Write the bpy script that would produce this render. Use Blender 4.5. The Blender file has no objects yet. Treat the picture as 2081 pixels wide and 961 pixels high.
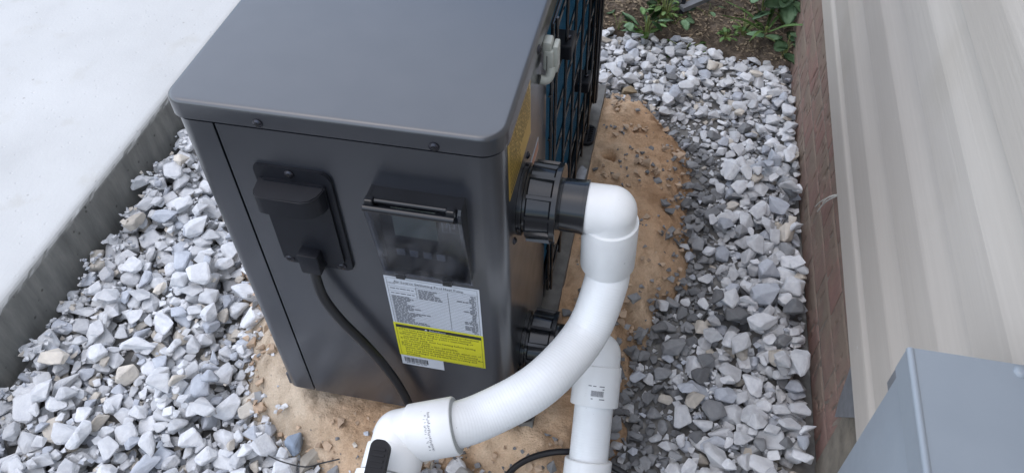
import bpy, bmesh, math, random
import numpy as np
from mathutils import Matrix, Vector, noise as mnoise

SC = bpy.context.scene
COL = SC.collection
rnd = random.Random(7)

# ------------------------------------------------------------------ camera
Z0 = 0.08                                    # underside of the heat pump above the ground
CAM = Vector((0.53285, -0.60565, 1.13338 + Z0))
PITCH, YAW, ROLL, FPX = 0.7357, 0.2341, -0.0306, 1628.9
ROT = Matrix.Rotation(YAW, 3, 'Z') @ Matrix.Rotation(PITCH, 3, 'X') @ Matrix.Rotation(ROLL, 3, 'Z')
cd = bpy.data.cameras.new('camera')
cam = bpy.data.objects.new('camera', cd)
COL.objects.link(cam)
cam.matrix_world = Matrix.Translation(CAM) @ ROT.to_4x4()
cd.sensor_fit = 'HORIZONTAL'
cd.sensor_width = 36.0
cd.lens = 36.0 * FPX / 2081.0
cd.clip_start = 0.02
cd.clip_end = 500
cd.dof.use_dof = True
cd.dof.focus_distance = 1.15
cd.dof.aperture_fstop = 20.0
SC.camera = cam

# ------------------------------------------------------------------ sky, sun, exposure
SUN_EL, SUN_AZ = math.radians(68), math.radians(-115)   # azimuth measured from +Y towards +X
world = bpy.data.worlds.new('World')
SC.world = world
world.use_nodes = True
wn = world.node_tree
bg = wn.nodes['Background']
sky = wn.nodes.new('ShaderNodeTexSky')
sky.sky_type = 'NISHITA'
sky.sun_disc = False
sky.sun_elevation = SUN_EL
sky.sun_rotation = SUN_AZ
sky.air_density = 1.0
sky.dust_density = 1.2
sky.ozone_density = 1.0
wn.links.new(sky.outputs[0], bg.inputs[0])
bg.inputs[1].default_value = 0.12
sl = bpy.data.lights.new('sun', 'SUN')
sl.energy = 1.5
sl.angle = math.radians(130)
sl.color = (1.0, 0.985, 0.96)
sun = bpy.data.objects.new('sun', sl)
COL.objects.link(sun)
sd = Vector((math.sin(SUN_AZ) * math.cos(SUN_EL), math.cos(SUN_AZ) * math.cos(SUN_EL), math.sin(SUN_EL)))
sun.rotation_euler = sd.to_track_quat('Z', 'Y').to_euler()
SC.view_settings.view_transform = 'Standard'
SC.view_settings.look = 'None'
SC.view_settings.exposure = 0.95
SC.view_settings.gamma = 1.0
SC.view_settings.use_curve_mapping = False


def px(x, y, axis, val):
    """point where the photo pixel's ray meets the plane axis = val (a surface the thing touches)"""
    d = ROT @ Vector(((x - 1040.5) / FPX, -(y - 480.5) / FPX, -1.0))
    t = (val - CAM[axis]) / d[axis]
    return CAM + d * t


def proj(P):
    q = ROT.transposed() @ (Vector(P) - CAM)
    return 1040.5 + FPX * q.x / -q.z, 480.5 - FPX * q.y / -q.z, -q.z


# ------------------------------------------------------------------ materials
class NT:
    def __init__(self, name):
        self.m = bpy.data.materials.new(name)
        self.m.use_nodes = True
        self.t = self.m.node_tree
        self.b = self.t.nodes['Principled BSDF']

    def n(self, kind, **kw):
        nd = self.t.nodes.new(kind)
        for k, v in kw.items():
            if k in nd.inputs:
                nd.inputs[k].default_value = v
            else:
                setattr(nd, k, v)
        return nd

    def l(self, a, b):
        self.t.links.new(a, b)

    def coord(self, scale=(1, 1, 1), kind='Object'):
        c = self.n('ShaderNodeTexCoord')
        mp = self.n('ShaderNodeMapping')
        mp.inputs['Scale'].default_value = scale
        self.l(c.outputs[kind], mp.inputs[0])
        return mp.outputs[0]

    def noise(self, vec, scale, detail=4, rough=0.55):
        nd = self.n('ShaderNodeTexNoise')
        nd.inputs['Scale'].default_value = scale
        nd.inputs['Detail'].default_value = detail
        nd.inputs['Roughness'].default_value = rough
        if vec is not None:
            self.l(vec, nd.inputs['Vector'])
        return nd.outputs['Fac']

    def ramp(self, fac, stops):
        r = self.n('ShaderNodeValToRGB')
        e = r.color_ramp.elements
        while len(e) < len(stops):
            e.new(0.5)
        for el, (p, c) in zip(e, stops):
            el.position = p
            el.color = (*c, 1) if len(c) == 3 else c
        self.l(fac, r.inputs[0])
        return r.outputs[0]

    def mix(self, a, b, fac, mode='MIX'):
        m = self.n('ShaderNodeMix', data_type='RGBA', blend_type=mode)
        for s, v in ((m.inputs[6], a), (m.inputs[7], b), (m.inputs[0], fac)):
            if hasattr(v, 'is_output'):
                self.l(v, s)
            elif isinstance(v, tuple):
                s.default_value = (*v, 1) if len(v) == 3 else v
            else:
                s.default_value = v
        return m.outputs[2]

    def bump(self, h, strength=0.3, dist=0.002, prev=None):
        b = self.n('ShaderNodeBump')
        b.inputs['Strength'].default_value = strength
        b.inputs['Distance'].default_value = dist
        self.l(h, b.inputs['Height'])
        if prev is not None:
            self.l(prev, b.inputs['Normal'])
        self.l(b.outputs[0], self.b.inputs['Normal'])
        return b.outputs[0]

    def col(self, c):
        if hasattr(c, 'is_output'):
            self.l(c, self.b.inputs['Base Color'])
        else:
            self.b.inputs['Base Color'].default_value = (*c, 1)

    def rough(self, r):
        if hasattr(r, 'is_output'):
            self.l(r, self.b.inputs['Roughness'])
        else:
            self.b.inputs['Roughness'].default_value = r


def simple(name, col, rough=0.5, metal=0.0, spec=0.5, var=0.12, scale=60, bump=0.0, bscale=400, bdist=0.0005):
    t = NT(name)
    v = t.coord()
    f = t.noise(v, scale, 5)
    lo = tuple(max(0, c * (1 - var)) for c in col)
    hi = tuple(min(1, c * (1 + var)) for c in col)
    t.col(t.ramp(f, [(0.3, lo), (0.7, hi)]))
    t.rough(rough)
    t.b.inputs['Metallic'].default_value = metal
    t.b.inputs['Specular IOR Level'].default_value = spec
    if bump:
        t.bump(t.noise(v, bscale, 3), bump, bdist)
    return t.m


def m_paint():
    t = NT('powder_coated_grey_sheet')
    v = t.coord()
    big = t.noise(v, 6, 4)
    base = t.ramp(big, [(0.25, (0.014, 0.017, 0.024)), (0.75, (0.019, 0.022, 0.030))])
    # faint pale scuffs
    vs = t.coord((40, 9, 40))
    sc = t.ramp(t.noise(vs, 1.2, 6, 0.6), [(0.66, (0, 0, 0)), (0.80, (1, 1, 1))])
    msk = t.ramp(t.noise(v, 5, 2), [(0.52, (0, 0, 0)), (0.66, (1, 1, 1))])
    k = t.mix(sc, msk, 1.0, 'MULTIPLY')
    k2 = t.mix((0, 0, 0), k, 0.16)
    t.col(t.mix(base, (0.30, 0.31, 0.33), k2))
    t.rough(t.ramp(t.noise(v, 25, 5), [(0.3, (0.28,) * 3), (0.7, (0.36,) * 3)]))
    t.b.inputs['Specular IOR Level'].default_value = 0.9
    t.b.inputs['Coat Weight'].default_value = 0.7
    t.b.inputs['Coat Roughness'].default_value = 0.22
    t.bump(t.noise(v, 1500, 2), 0.06, 0.0003)
    return t.m


def m_concrete_top():
    t = NT('broomed_concrete')
    v = t.coord()
    a = t.noise(v, 3.0, 6, 0.6)
    c = t.ramp(a, [(0.25, (0.46, 0.46, 0.445)), (0.5, (0.52, 0.52, 0.505)), (0.8, (0.58, 0.58, 0.565))])
    st = t.ramp(t.noise(v, 9, 5), [(0.60, (1, 1, 1)), (0.78, (0.90, 0.88, 0.84))])
    c = t.mix(c, st, 1.0, 'MULTIPLY')
    pit = t.n('ShaderNodeTexVoronoi')
    pit.inputs['Scale'].default_value = 16
    t.l(v, pit.inputs['Vector'])
    p = t.ramp(pit.outputs['Distance'], [(0.03, (0.45, 0.42, 0.38)), (0.06, (1, 1, 1))])
    c = t.mix(c, p, 0.5, 'MULTIPLY')
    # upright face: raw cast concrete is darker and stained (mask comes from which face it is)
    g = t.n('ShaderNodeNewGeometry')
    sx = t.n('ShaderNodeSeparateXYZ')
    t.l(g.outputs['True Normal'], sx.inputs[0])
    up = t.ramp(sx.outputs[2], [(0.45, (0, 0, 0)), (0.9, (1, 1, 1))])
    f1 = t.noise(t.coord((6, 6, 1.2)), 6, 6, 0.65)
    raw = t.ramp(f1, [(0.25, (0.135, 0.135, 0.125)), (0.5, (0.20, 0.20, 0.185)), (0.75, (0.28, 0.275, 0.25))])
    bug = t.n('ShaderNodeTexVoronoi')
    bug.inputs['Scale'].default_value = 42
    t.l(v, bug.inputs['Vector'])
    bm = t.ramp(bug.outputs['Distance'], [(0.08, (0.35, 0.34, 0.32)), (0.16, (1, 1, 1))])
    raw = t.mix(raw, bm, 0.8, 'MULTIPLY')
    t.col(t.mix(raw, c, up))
    t.rough(0.85)
    n1 = t.bump(t.noise(t.coord((260, 25, 260)), 1.0, 4), 0.25, 0.0012)
    n2 = t.bump(t.noise(v, 130, 5), 0.35, 0.0015, n1)
    t.bump(bm, 0.5, 0.002, n2)
    return t.m


def m_sand():
    t = NT('builders_sand')
    v = t.coord()
    c = t.ramp(t.noise(v, 4.2, 6, 0.6), [(0.28, (0.46, 0.285, 0.165)), (0.45, (0.64, 0.425, 0.265)), (0.64, (0.72, 0.54, 0.375))])
    # dry cement-dusted sand on the slab side, redder sand on the house side
    s = t.n('ShaderNodeSeparateXYZ')
    t.l(v, s.inputs[0])
    ad = t.n('ShaderNodeMath', operation='ADD')
    t.l(s.outputs[0], ad.inputs[0])
    nn = t.n('ShaderNodeMath', operation='MULTIPLY')
    t.l(t.noise(v, 11, 4), nn.inputs[0])
    nn.inputs[1].default_value = 0.22
    t.l(nn.outputs[0], ad.inputs[1])
    dry = t.ramp(ad.outputs[0], [(0.12, (1, 1, 1)), (0.28, (0, 0, 0))])
    c = t.mix(c, (0.60, 0.52, 0.41), t.mix((0, 0, 0), dry, 0.75))
    damp = t.ramp(t.noise(v, 9, 5, 0.62), [(0.50, (1, 1, 1)), (0.68, (0.50, 0.44, 0.38))])
    c = t.mix(c, damp, 0.55, 'MULTIPLY')
    fine = t.ramp(t.noise(v, 420, 3, 0.7), [(0.30, (0.80, 0.79, 0.78)), (0.7, (1.06, 1.06, 1.06))])
    c = t.mix(c, fine, 1.0, 'MULTIPLY')
    vo = t.n('ShaderNodeTexVoronoi')
    vo.inputs['Scale'].default_value = 75
    t.l(v, vo.inputs['Vector'])
    spk = t.ramp(vo.outputs['Distance'], [(0.10, (1, 1, 1)), (0.17, (0, 0, 0))])
    sm = t.ramp(t.noise(v, 12, 3), [(0.48, (0, 0, 0)), (0.62, (0.8, 0.8, 0.8))])
    c = t.mix(c, (0.15, 0.14, 0.13), t.mix(spk, sm, 1.0, 'MULTIPLY'))
    t.col(c)
    t.rough(0.95)
    t.b.inputs['Specular IOR Level'].default_value = 0.15
    n1 = t.bump(t.noise(v, 60, 6, 0.68), 1.0, 0.009)
    t.bump(t.noise(v, 500, 3, 0.7), 0.4, 0.0015, n1)
    return t.m


def m_soil():
    t = NT('mulchy_soil')
    v = t.coord()
    c = t.ramp(t.noise(v, 38, 7, 0.7), [(0.32, (0.030, 0.023, 0.017)), (0.5, (0.105, 0.080, 0.058)), (0.68, (0.24, 0.19, 0.145))])
    t.col(c)
    t.rough(0.95)
    n1 = t.bump(t.noise(v, 45, 6, 0.7), 0.9, 0.012)
    t.bump(t.noise(v, 220, 4), 0.6, 0.004, n1)
    return t.m


def m_dust():
    t = NT('stone_dust')
    v = t.coord()
    vo = t.n('ShaderNodeTexVoronoi')
    vo.inputs['Scale'].default_value = 60
    t.l(v, vo.inputs['Vector'])
    c = t.ramp(t.noise(v, 20, 6, 0.65), [(0.3, (0.16, 0.155, 0.145)), (0.7, (0.34, 0.33, 0.31))])
    c2 = t.ramp(vo.outputs['Distance'], [(0.0, (1.1, 1.1, 1.1)), (0.5, (0.5, 0.5, 0.5))])
    t.col(t.mix(c, c2, 0.7, 'MULTIPLY'))
    t.rough(0.95)
    t.bump(vo.outputs['Distance'], -0.8, 0.006)
    return t.m


def m_stone(name, per_object):
    t = NT(name)
    v = t.coord(kind='Object')
    if per_object:
        tint = t.n('ShaderNodeObjectInfo').outputs['Color']
    else:
        a = t.n('ShaderNodeAttribute')
        a.attribute_name = 'tint'
        tint = a.outputs['Color']
    f = t.ramp(t.noise(v, 55, 5, 0.65), [(0.3, (0.80, 0.80, 0.82)), (0.7, (1.10, 1.09, 1.07))])
    c = t.mix(tint, f, 1.0, 'MULTIPLY')
    vein = t.ramp(t.noise(t.coord((1, 1, 3)), 30, 4), [(0.62, (0, 0, 0)), (0.72, (1, 1, 1))])
    c = t.mix(c, (0.50, 0.46, 0.40), t.mix((0, 0, 0), vein, 0.22))
    t.col(c)
    t.rough(0.88)
    t.b.inputs['Specular IOR Level'].default_value = 0.3
    n1 = t.bump(t.noise(v, 110, 5, 0.6), 0.55, 0.004)
    t.bump(t.noise(v, 700, 3), 0.3, 0.001, n1)
    return t.m


def m_brick():
    t = NT('rustic_brick')
    oi = t.n('ShaderNodeObjectInfo')
    v = t.coord()
    tone = t.ramp(oi.outputs['Random'], [(0.0, (0.245, 0.160, 0.138)), (0.5, (0.265, 0.165, 0.145)), (1.0, (0.285, 0.155, 0.140))])
    c = t.ramp(t.noise(v, 17, 6, 0.65), [(0.3, (0.70, 0.72, 0.75)), (0.7, (1.25, 1.2, 1.12))])
    c = t.mix(tone, c, 1.0, 'MULTIPLY')
    mud = t.ramp(t.noise(t.coord(), 7, 5), [(0.35, (0, 0, 0)), (0.60, (1, 1, 1))])
    c = t.mix(c, (0.235, 0.190, 0.148), t.mix((0, 0, 0), mud, 0.85))
    t.col(c)
    t.rough(0.9)
    t.b.inputs['Specular IOR Level'].default_value = 0.2
    n1 = t.bump(t.noise(t.coord((1, 50, 20)), 1.0, 3, 0.6), 0.12, 0.003)
    t.bump(t.noise(v, 260, 4, 0.7), 0.6, 0.002, n1)
    return t.m


def m_siding():
    t = NT('woodgrain_vinyl_siding')
    v = t.coord((4, 2.0, 4))
    c = t.ramp(t.noise(v, 1.3, 5), [(0.3, (0.45, 0.41, 0.362)), (0.7, (0.495, 0.455, 0.405))])
    gr = t.noise(t.coord((220, 3.2, 220)), 1.0, 5, 0.65)
    c = t.mix(c, t.ramp(gr, [(0.35, (0.965, 0.965, 0.965)), (0.65, (1.03, 1.03, 1.03))]), 0.9, 'MULTIPLY')
    vo = t.n('ShaderNodeTexVoronoi')
    vo.inputs['Scale'].default_value = 13
    t.l(t.coord((1, 0.8, 1)), vo.inputs['Vector'])
    sp = t.ramp(vo.outputs['Distance'], [(0.018, (1, 1, 1)), (0.04, (0, 0, 0))])
    c = t.mix(c, (0.60, 0.59, 0.57), t.mix((0, 0, 0), sp, 0.6))
    dirt = t.ramp(t.noise(t.coord((5, 5, 5)), 1.0, 5), [(0.55, (1, 1, 1)), (0.8, (0.90, 0.89, 0.86))])
    t.col(t.mix(c, dirt, 1.0, 'MULTIPLY'))
    t.rough(0.55)
    t.b.inputs['Specular IOR Level'].default_value = 0.35
    t.bump(gr, 0.35, 0.0015)
    return t.m


def m_pvc(name='white_pvc', ribs=False, col=(0.84, 0.85, 0.85)):
    t = NT(name)
    v = t.coord()
    f = t.noise(v, 35, 5)
    c = t.ramp(f, [(0.3, tuple(x * 0.95 for x in col)), (0.7, col)])
    sp = t.ramp(t.noise(v, 190, 2), [(0.75, (1, 1, 1)), (0.80, (0.45, 0.43, 0.40))])
    t.col(t.mix(c, sp, 0.8, 'MULTIPLY'))
    t.rough(0.32 if not ribs else 0.36)
    t.b.inputs['Subsurface Weight'].default_value = 0.08
    t.b.inputs['Subsurface Radius'].default_value = (0.01, 0.01, 0.01)
    t.bump(t.noise(v, 90, 4), 0.08, 0.001)
    return t.m


def m_leaf(name, a, b):
    t = NT(name)
    oi = t.n('ShaderNodeObjectInfo')
    v = t.coord()
    c = t.mix(a, b, oi.outputs['Random'])
    f = t.ramp(t.noise(v, 80, 4), [(0.3, (0.82, 0.85, 0.8)), (0.7, (1.12, 1.1, 1.1))])
    t.col(t.mix(c, f, 1.0, 'MULTIPLY'))
    t.rough(0.5)
    t.b.inputs['Transmission Weight'].default_value = 0.0
    t.bump(t.noise(v, 130, 3), 0.4, 0.002)
    return t.m


def m_smoke():
    t = NT('smoked_clear_plastic')
    v = t.coord()
    t.b.inputs['Base Color'].default_value = (0.44, 0.47, 0.54, 1)
    t.b.inputs['Transmission Weight'].default_value = 1.0
    t.b.inputs['IOR'].default_value = 1.33
    t.rough(t.ramp(t.noise(v, 30, 5), [(0.35, (0.06,) * 3), (0.75, (0.13,) * 3)]))
    return t.m


def m_gold_label():
    t = NT('gold_foil_label')
    v = t.coord()
    t.col(t.ramp(t.noise(v, 14, 5), [(0.3, (0.52, 0.33, 0.05)), (0.7, (0.66, 0.46, 0.10))]))
    t.rough(0.3)
    t.b.inputs['Metallic'].default_value = 0.35
    return t.m


def m_fins():
    t = NT('blue_coated_fins')
    v = t.coord()
    t.col(t.ramp(t.noise(v, 10, 3), [(0.3, (0.010, 0.13, 0.25)), (0.7, (0.016, 0.165, 0.30))]))
    t.rough(0.4)
    w = t.n('ShaderNodeTexWave', wave_type='BANDS', bands_direction='Y')
    w.inputs['Scale'].default_value = 90
    t.l(v, w.inputs['Vector'])
    t.bump(w.outputs['Fac'], 0.4, 0.002)
    return t.m


def m_galv():
    t = NT('grey_enamelled_enclosure')
    v = t.coord()
    t.col(t.ramp(t.noise(v, 9, 5), [(0.3, (0.215, 0.245, 0.275)), (0.7, (0.245, 0.275, 0.305))]))
    t.rough(t.ramp(t.noise(v, 40, 4), [(0.3, (0.30,) * 3), (0.7, (0.42,) * 3)]))
    t.b.inputs['Specular IOR Level'].default_value = 0.6
    t.bump(t.noise(v, 350, 3), 0.06, 0.0006)
    return t.m


M = {
    'paint': m_paint(), 'conc': m_concrete_top(), 'sand': m_sand(), 'soil': m_soil(), 'dust': m_dust(),
    'gravel': m_stone('limestone_gravel', False), 'stone': m_stone('limestone_piece', True),
    'brick': m_brick(), 'siding': m_siding(), 'pvc': m_pvc(), 'hose': m_pvc('white_flexible_pvc', True, (0.84, 0.86, 0.87)),
    'smoke': m_smoke(), 'gold': m_gold_label(), 'fins': m_fins(), 'galv': m_galv(),
    'mortar': simple('muddy_mortar', (0.20, 0.165, 0.135), 0.95, var=0.3, scale=40, bump=0.6, bscale=150, bdist=0.003),
    'render': simple('weathered_render', (0.20, 0.175, 0.14), 0.95, var=0.3, scale=25, bump=0.6, bscale=90, bdist=0.004),
    'black': simple('matt_black_plastic', (0.009, 0.010, 0.014), 0.45, spec=0.28, bump=0.05),
    'gloss': simple('glossy_black_plastic', (0.010, 0.011, 0.014), 0.16, var=0.2, scale=25, bump=0.03, bscale=60),
    'handle': simple('ribbed_black_handle', (0.010, 0.010, 0.012), 0.6, spec=0.25),
    'cable': simple('black_cable_sheath', (0.012, 0.012, 0.014), 0.38),
    'dark': simple('dark_chassis', (0.012, 0.012, 0.013), 0.8),
    'screw': simple('black_zinc_screw', (0.045, 0.045, 0.055), 0.25, metal=0.8),
    'wire': simple('black_coated_wire', (0.014, 0.014, 0.016), 0.14, spec=0.8),
    'white_label': simple('white_label_stock', (0.52, 0.55, 0.60), 0.42, var=0.03),
    'yellow_label': simple('yellow_label_stock', (0.60, 0.58, 0.018), 0.42, var=0.04),
    'ink': simple('black_ink', (0.018, 0.018, 0.02), 0.5),
    'inkgrey': simple('grey_ink', (0.16, 0.17, 0.19), 0.5),
    'pvcink': simple('worn_grey_ink', (0.20, 0.20, 0.22), 0.5, var=0.5, scale=300),
    'lcd': simple('lcd_glass', (0.24, 0.27, 0.22), 0.2),
    'paver': simple('grey_paver', (0.165, 0.16, 0.15), 0.92, var=0.28, scale=45, bump=0.5, bscale=170, bdist=0.002),
    'clip': simple('pale_grey_plastic', (0.42, 0.44, 0.40), 0.4, var=0.05),
    'orange': simple('arrow_sticker', (0.50, 0.25, 0.17), 0.45),
    'straw': simple('dry_straw', (0.30, 0.235, 0.16), 0.85, var=0.35, scale=30),
    'stem': simple('green_stem', (0.16, 0.20, 0.06), 0.6),
    'leafa': m_leaf('blue_green_leaf', (0.14, 0.25, 0.13), (0.20, 0.32, 0.18)),
    'leafb': m_leaf('grass_green_leaf', (0.10, 0.20, 0.05), (0.17, 0.28, 0.09)),
    'slate': simple('weathered_grey_metal', (0.15, 0.155, 0.165), 0.5, var=0.2),
    'fibre': simple('white_fibre', (0.55, 0.54, 0.5), 0.7),
    'sealant': simple('silver_tape', (0.45, 0.46, 0.48), 0.25, metal=0.6),
}

# ------------------------------------------------------------------ mesh helpers
def tag(o, label=None, cat=None, group=None, kind=None):
    if label:
        o['label'] = label
    if cat:
        o['category'] = cat
    if group:
        o['group'] = group
    if kind:
        o['kind'] = kind
    return o


def empty(name, loc=(0, 0, 0)):
    o = bpy.data.objects.new(name, None)
    o.empty_display_size = 0.05
    o.location = loc
    COL.objects.link(o)
    return o


def obj(name, bm, mat, parent=None, smooth=None, at=None):
    me = bpy.data.meshes.new(name)
    bmesh.ops.recalc_face_normals(bm, faces=bm.faces[:])
    bm.to_mesh(me)
    bm.free()
    if smooth is not None:
        for p in me.polygons:
            p.use_smooth = True
        me.set_sharp_from_angle(angle=math.radians(smooth))
    me.materials.append(M[mat] if isinstance(mat, str) else mat)
    o = bpy.data.objects.new(name, me)
    COL.objects.link(o)
    if parent is not None:
        o.parent = parent
        base = Vector((0, 0, 0))
        p = parent
        while p is not None:
            base += p.location
            p = p.parent
        if base.length > 0:
            me.transform(Matrix.Translation(-base))
    return o


def rebase(o, loc):
    """put a top-level mesh's origin at loc (its base)"""
    o.data.transform(Matrix.Translation(-Vector(loc)))
    o.location = loc


def box(bm, x0, x1, y0, y1, z0, z1, bev=0.0, seg=2):
    vs = [bm.verts.new(c) for c in ((x0, y0, z0), (x1, y0, z0), (x1, y1, z0), (x0, y1, z0), (x0, y0, z1), (x1, y0, z1), (x1, y1, z1), (x0, y1, z1))]
    fs = [bm.faces.new([vs[i] for i in q]) for q in ((3, 2, 1, 0), (4, 5, 6, 7), (0, 1, 5, 4), (1, 2, 6, 5), (2, 3, 7, 6), (3, 0, 4, 7))]
    if bev:
        es = list({e for f in fs for e in f.edges})
        bmesh.ops.bevel(bm, geom=es, offset=bev, segments=seg, affect='EDGES', profile=0.5)
    return bm


def nb(*a, **k):
    return box(bmesh.new(), *a, **k)


def extrude_poly(bm, pts, fn, d0, d1):
    """pts: 2-D outline; fn(u, v, d) -> 3-D"""
    a = [bm.verts.new(fn(u, v, d0)) for u, v in pts]
    b = [bm.verts.new(fn(u, v, d1)) for u, v in pts]
    n = len(pts)
    f0 = bm.faces.new(a[::-1])
    f1 = bm.faces.new(b)
    for i in range(n):
        bm.faces.new((a[i], a[(i + 1) % n], b[(i + 1) % n], b[i]))
    return f0, f1


def round_rect(x0, x1, y0, y1, r, n=6):
    if not isinstance(r, (tuple, list)):
        r = (r,) * 4
    pts = []
    for (cx, cy, a0, rr) in ((x0 + r[0], y0 + r[0], 180, r[0]), (x1 - r[1], y0 + r[1], 270, r[1]), (x1 - r[2], y1 - r[2], 0, r[2]), (x0 + r[3], y1 - r[3], 90, r[3])):
        for i in range(n + 1):
            a = math.radians(a0 + 90 * i / n)
            pts.append((cx + rr * math.cos(a), cy + rr * math.sin(a)))
    return pts


XY = lambda u, v, d: (u, v, d)
XZ = lambda u, v, d: (u, d, v)
YZ = lambda u, v, d: (d, u, v)


def strip(bm, path, th, z0, z1):
    """bent sheet: plan path (list of (x, y)), thickness th to the left of the path, from z0 to z1"""
    n = len(path)
    off = []
    for i in range(n):
        p = Vector(path[i])
        d = Vector(path[min(i + 1, n - 1)]) - Vector(path[max(i - 1, 0)])
        d.normalize()
        off.append((p.x - d.y * th, p.y + d.x * th))
    extrude_poly(bm, list(path) + off[::-1], XY, z0, z1)
    return bm


def frames(path):
    P = [Vector(p) for p in path]
    T = []
    for i in range(len(P)):
        d = P[min(i + 1, len(P) - 1)] - P[max(i - 1, 0)]
        T.append(d.normalized())
    ref = Vector((0, 0, 1)) if abs(T[0].z) < 0.9 else Vector((1, 0, 0))
    u = (ref - T[0] * ref.dot(T[0])).normalized()
    out = []
    for p, t in zip(P, T):
        u = (u - t * u.dot(t)).normalized()
        out.append((p, t, u, t.cross(u)))
    return out


def tube(bm, path, rad, n=24, cap=True):
    fr = frames(path)
    rings = []
    for i, (p, t, u, w) in enumerate(fr):
        r = rad[i] if isinstance(rad, (list, tuple)) else rad
        rings.append([bm.verts.new(p + (u * math.cos(2 * math.pi * k / n) + w * math.sin(2 * math.pi * k / n)) * r) for k in range(n)])
    for a, b in zip(rings, rings[1:]):
        for k in range(n):
            bm.faces.new((a[k], a[(k + 1) % n], b[(k + 1) % n], b[k]))
    if cap:
        bm.faces.new(rings[0][::-1])
        bm.faces.new(rings[-1])
    return bm


def lathe(bm, a, b, prof, n=40):
    """prof: list of (t along a->b in metres, radius)"""
    a, b = Vector(a), Vector(b)
    d = (b - a).normalized()
    ref = Vector((0, 0, 1)) if abs(d.z) < 0.9 else Vector((0, 1, 0))
    u = (ref - d * ref.dot(d)).normalized()
    w = d.cross(u)
    rings = []
    for t, r in prof:
        rings.append([bm.verts.new(a + d * t + (u * math.cos(2 * math.pi * k / n) + w * math.sin(2 * math.pi * k / n)) * max(r, 1e-5)) for k in range(n)])
    for p, q in zip(rings, rings[1:]):
        for k in range(n):
            bm.faces.new((p[k], p[(k + 1) % n], q[(k + 1) % n], q[k]))
    bm.faces.new(rings[0][::-1])
    bm.faces.new(rings[-1])
    return bm


def catmull(P, per=10):
    P = [Vector(p) for p in P]
    P = [P[0] * 2 - P[1]] + P + [P[-1] * 2 - P[-2]]
    out = []
    for i in range(1, len(P) - 2):
        a, b, c, d = P[i - 1:i + 3]
        for k in range(per):
            t = k / per
            out.append(0.5 * ((2 * b) + (c - a) * t + (2 * a - 5 * b + 4 * c - d) * t * t + (3 * b - a - 3 * c + d) * t ** 3))
    out.append(P[-2])
    return out


def resample(path, step):
    out = [Vector(path[0])]
    acc = 0.0
    for a, b in zip(path, path[1:]):
        a, b = Vector(a), Vector(b)
        L = (b - a).length
        if L < 1e-9:
            continue
        s = step - acc
        while s <= L:
            out.append(a + (b - a) * (s / L))
            s += step
        acc = (acc + L) % step
    return out


def text_bm(bm, txt, size, fn, x0, z0, width=None, align='LEFT'):
    """flat lettering: text mesh with glyph origin (x0, z0); fn(u, v) -> 3-D"""
    cu = bpy.data.curves.new('t', 'FONT')
    cu.body = txt
    cu.size = size
    cu.align_x = align
    cu.resolution_u = 1
    o = bpy.data.objects.new('t', cu)
    COL.objects.link(o)
    me = bpy.data.meshes.new_from_object(o.evaluated_get(bpy.context.evaluated_depsgraph_get()))
    bpy.data.objects.remove(o)
    bpy.data.curves.remove(cu)
    xs = [v.co.x for v in me.vertices] or [0, 1]
    k = 1.0
    if width:
        k = width / max(1e-6, max(xs) - min(xs))
    vs = [bm.verts.new(fn(x0 + v.co.x * k, z0 + v.co.y)) for v in me.vertices]
    for p in me.polygons:
        try:
            bm.faces.new([vs[i] for i in p.vertices])
        except ValueError:
            pass
    bpy.data.meshes.remove(me)


def rect(bm, fn, x0, x1, z0, z1):
    bm.faces.new([bm.verts.new(fn(*q)) for q in ((x0, z0), (x1, z0), (x1, z1), (x0, z1))])


def flat_obj(name, bm, mat, parent):
    """printed ink: keep face winding as authored"""
    return obj(name, bm, mat, parent)


def pnoise(x, y, z=0.0):
    return mnoise.noise(Vector((x, y, z)))


def fbm(x, y, o=4):
    s, a, f = 0.0, 0.5, 1.0
    for _ in range(o):
        s += a * pnoise(x * f, y * f, 3.1)
        a *= 0.5
        f *= 2.1
    return s


# ------------------------------------------------------------------ the setting
# one wide ground sheet (bare dusty soil under everything)
bm = bmesh.new()
g = 60.0
bm.faces.new([bm.verts.new(c) for c in ((-g, -g, -0.052), (g, -g, -0.052), (g, g, -0.052), (-g, g, -0.052))])
tag(obj('ground', bm, 'dust'), 'grey stone dust and soil lying under the gravel', 'ground', kind='structure')

# concrete slab
SX = -0.563
bm = bmesh.new()
prof = [(SX, -0.08)]
H = Z0 + 0.012
prof += [(SX, H - 0.026), (SX - 0.0008, H - 0.020)]
for i in range(1, 8):
    a = math.radians(90 * i / 7)
    prof.append((SX - 0.0008 - 0.022 * (1 - math.cos(a)), H - 0.020 + 0.018 * math.sin(a)))
prof += [(SX - 0.05, H), (SX - 4.5, H + 0.01), (SX - 4.5, -0.08)]
ys = [-2.0, -1.0] + [-0.6 + 0.012 * i for i in range(0, 150)] + [1.5, 2.5, 6.0]
rows = []
for y in ys:
    row = []
    for i, (x, z) in enumerate(prof):
        j = 0.0
        if 1 <= i <= 4 and -0.6 < y < 1.25:
            j = 0.0022 * fbm(y * 26, i * 0.7) + 0.0012 * pnoise(y * 130, i)
        row.append(bm.verts.new((x + j, y, z + j * 0.8)))
    rows.append(row)
np_ = len(prof)
for a, b in zip(rows, rows[1:]):
    for i in range(np_):
        bm.faces.new((a[i], a[(i + 1) % np_], b[(i + 1) % np_], b[i]))
bm.faces.new(rows[0][::-1])
bm.faces.new(rows[-1])
tag(obj('concrete_slab', bm, 'conc', smooth=40), 'pale broom-finished concrete slab with rough grey edge beside gravel', 'slab', kind='structure')

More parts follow.
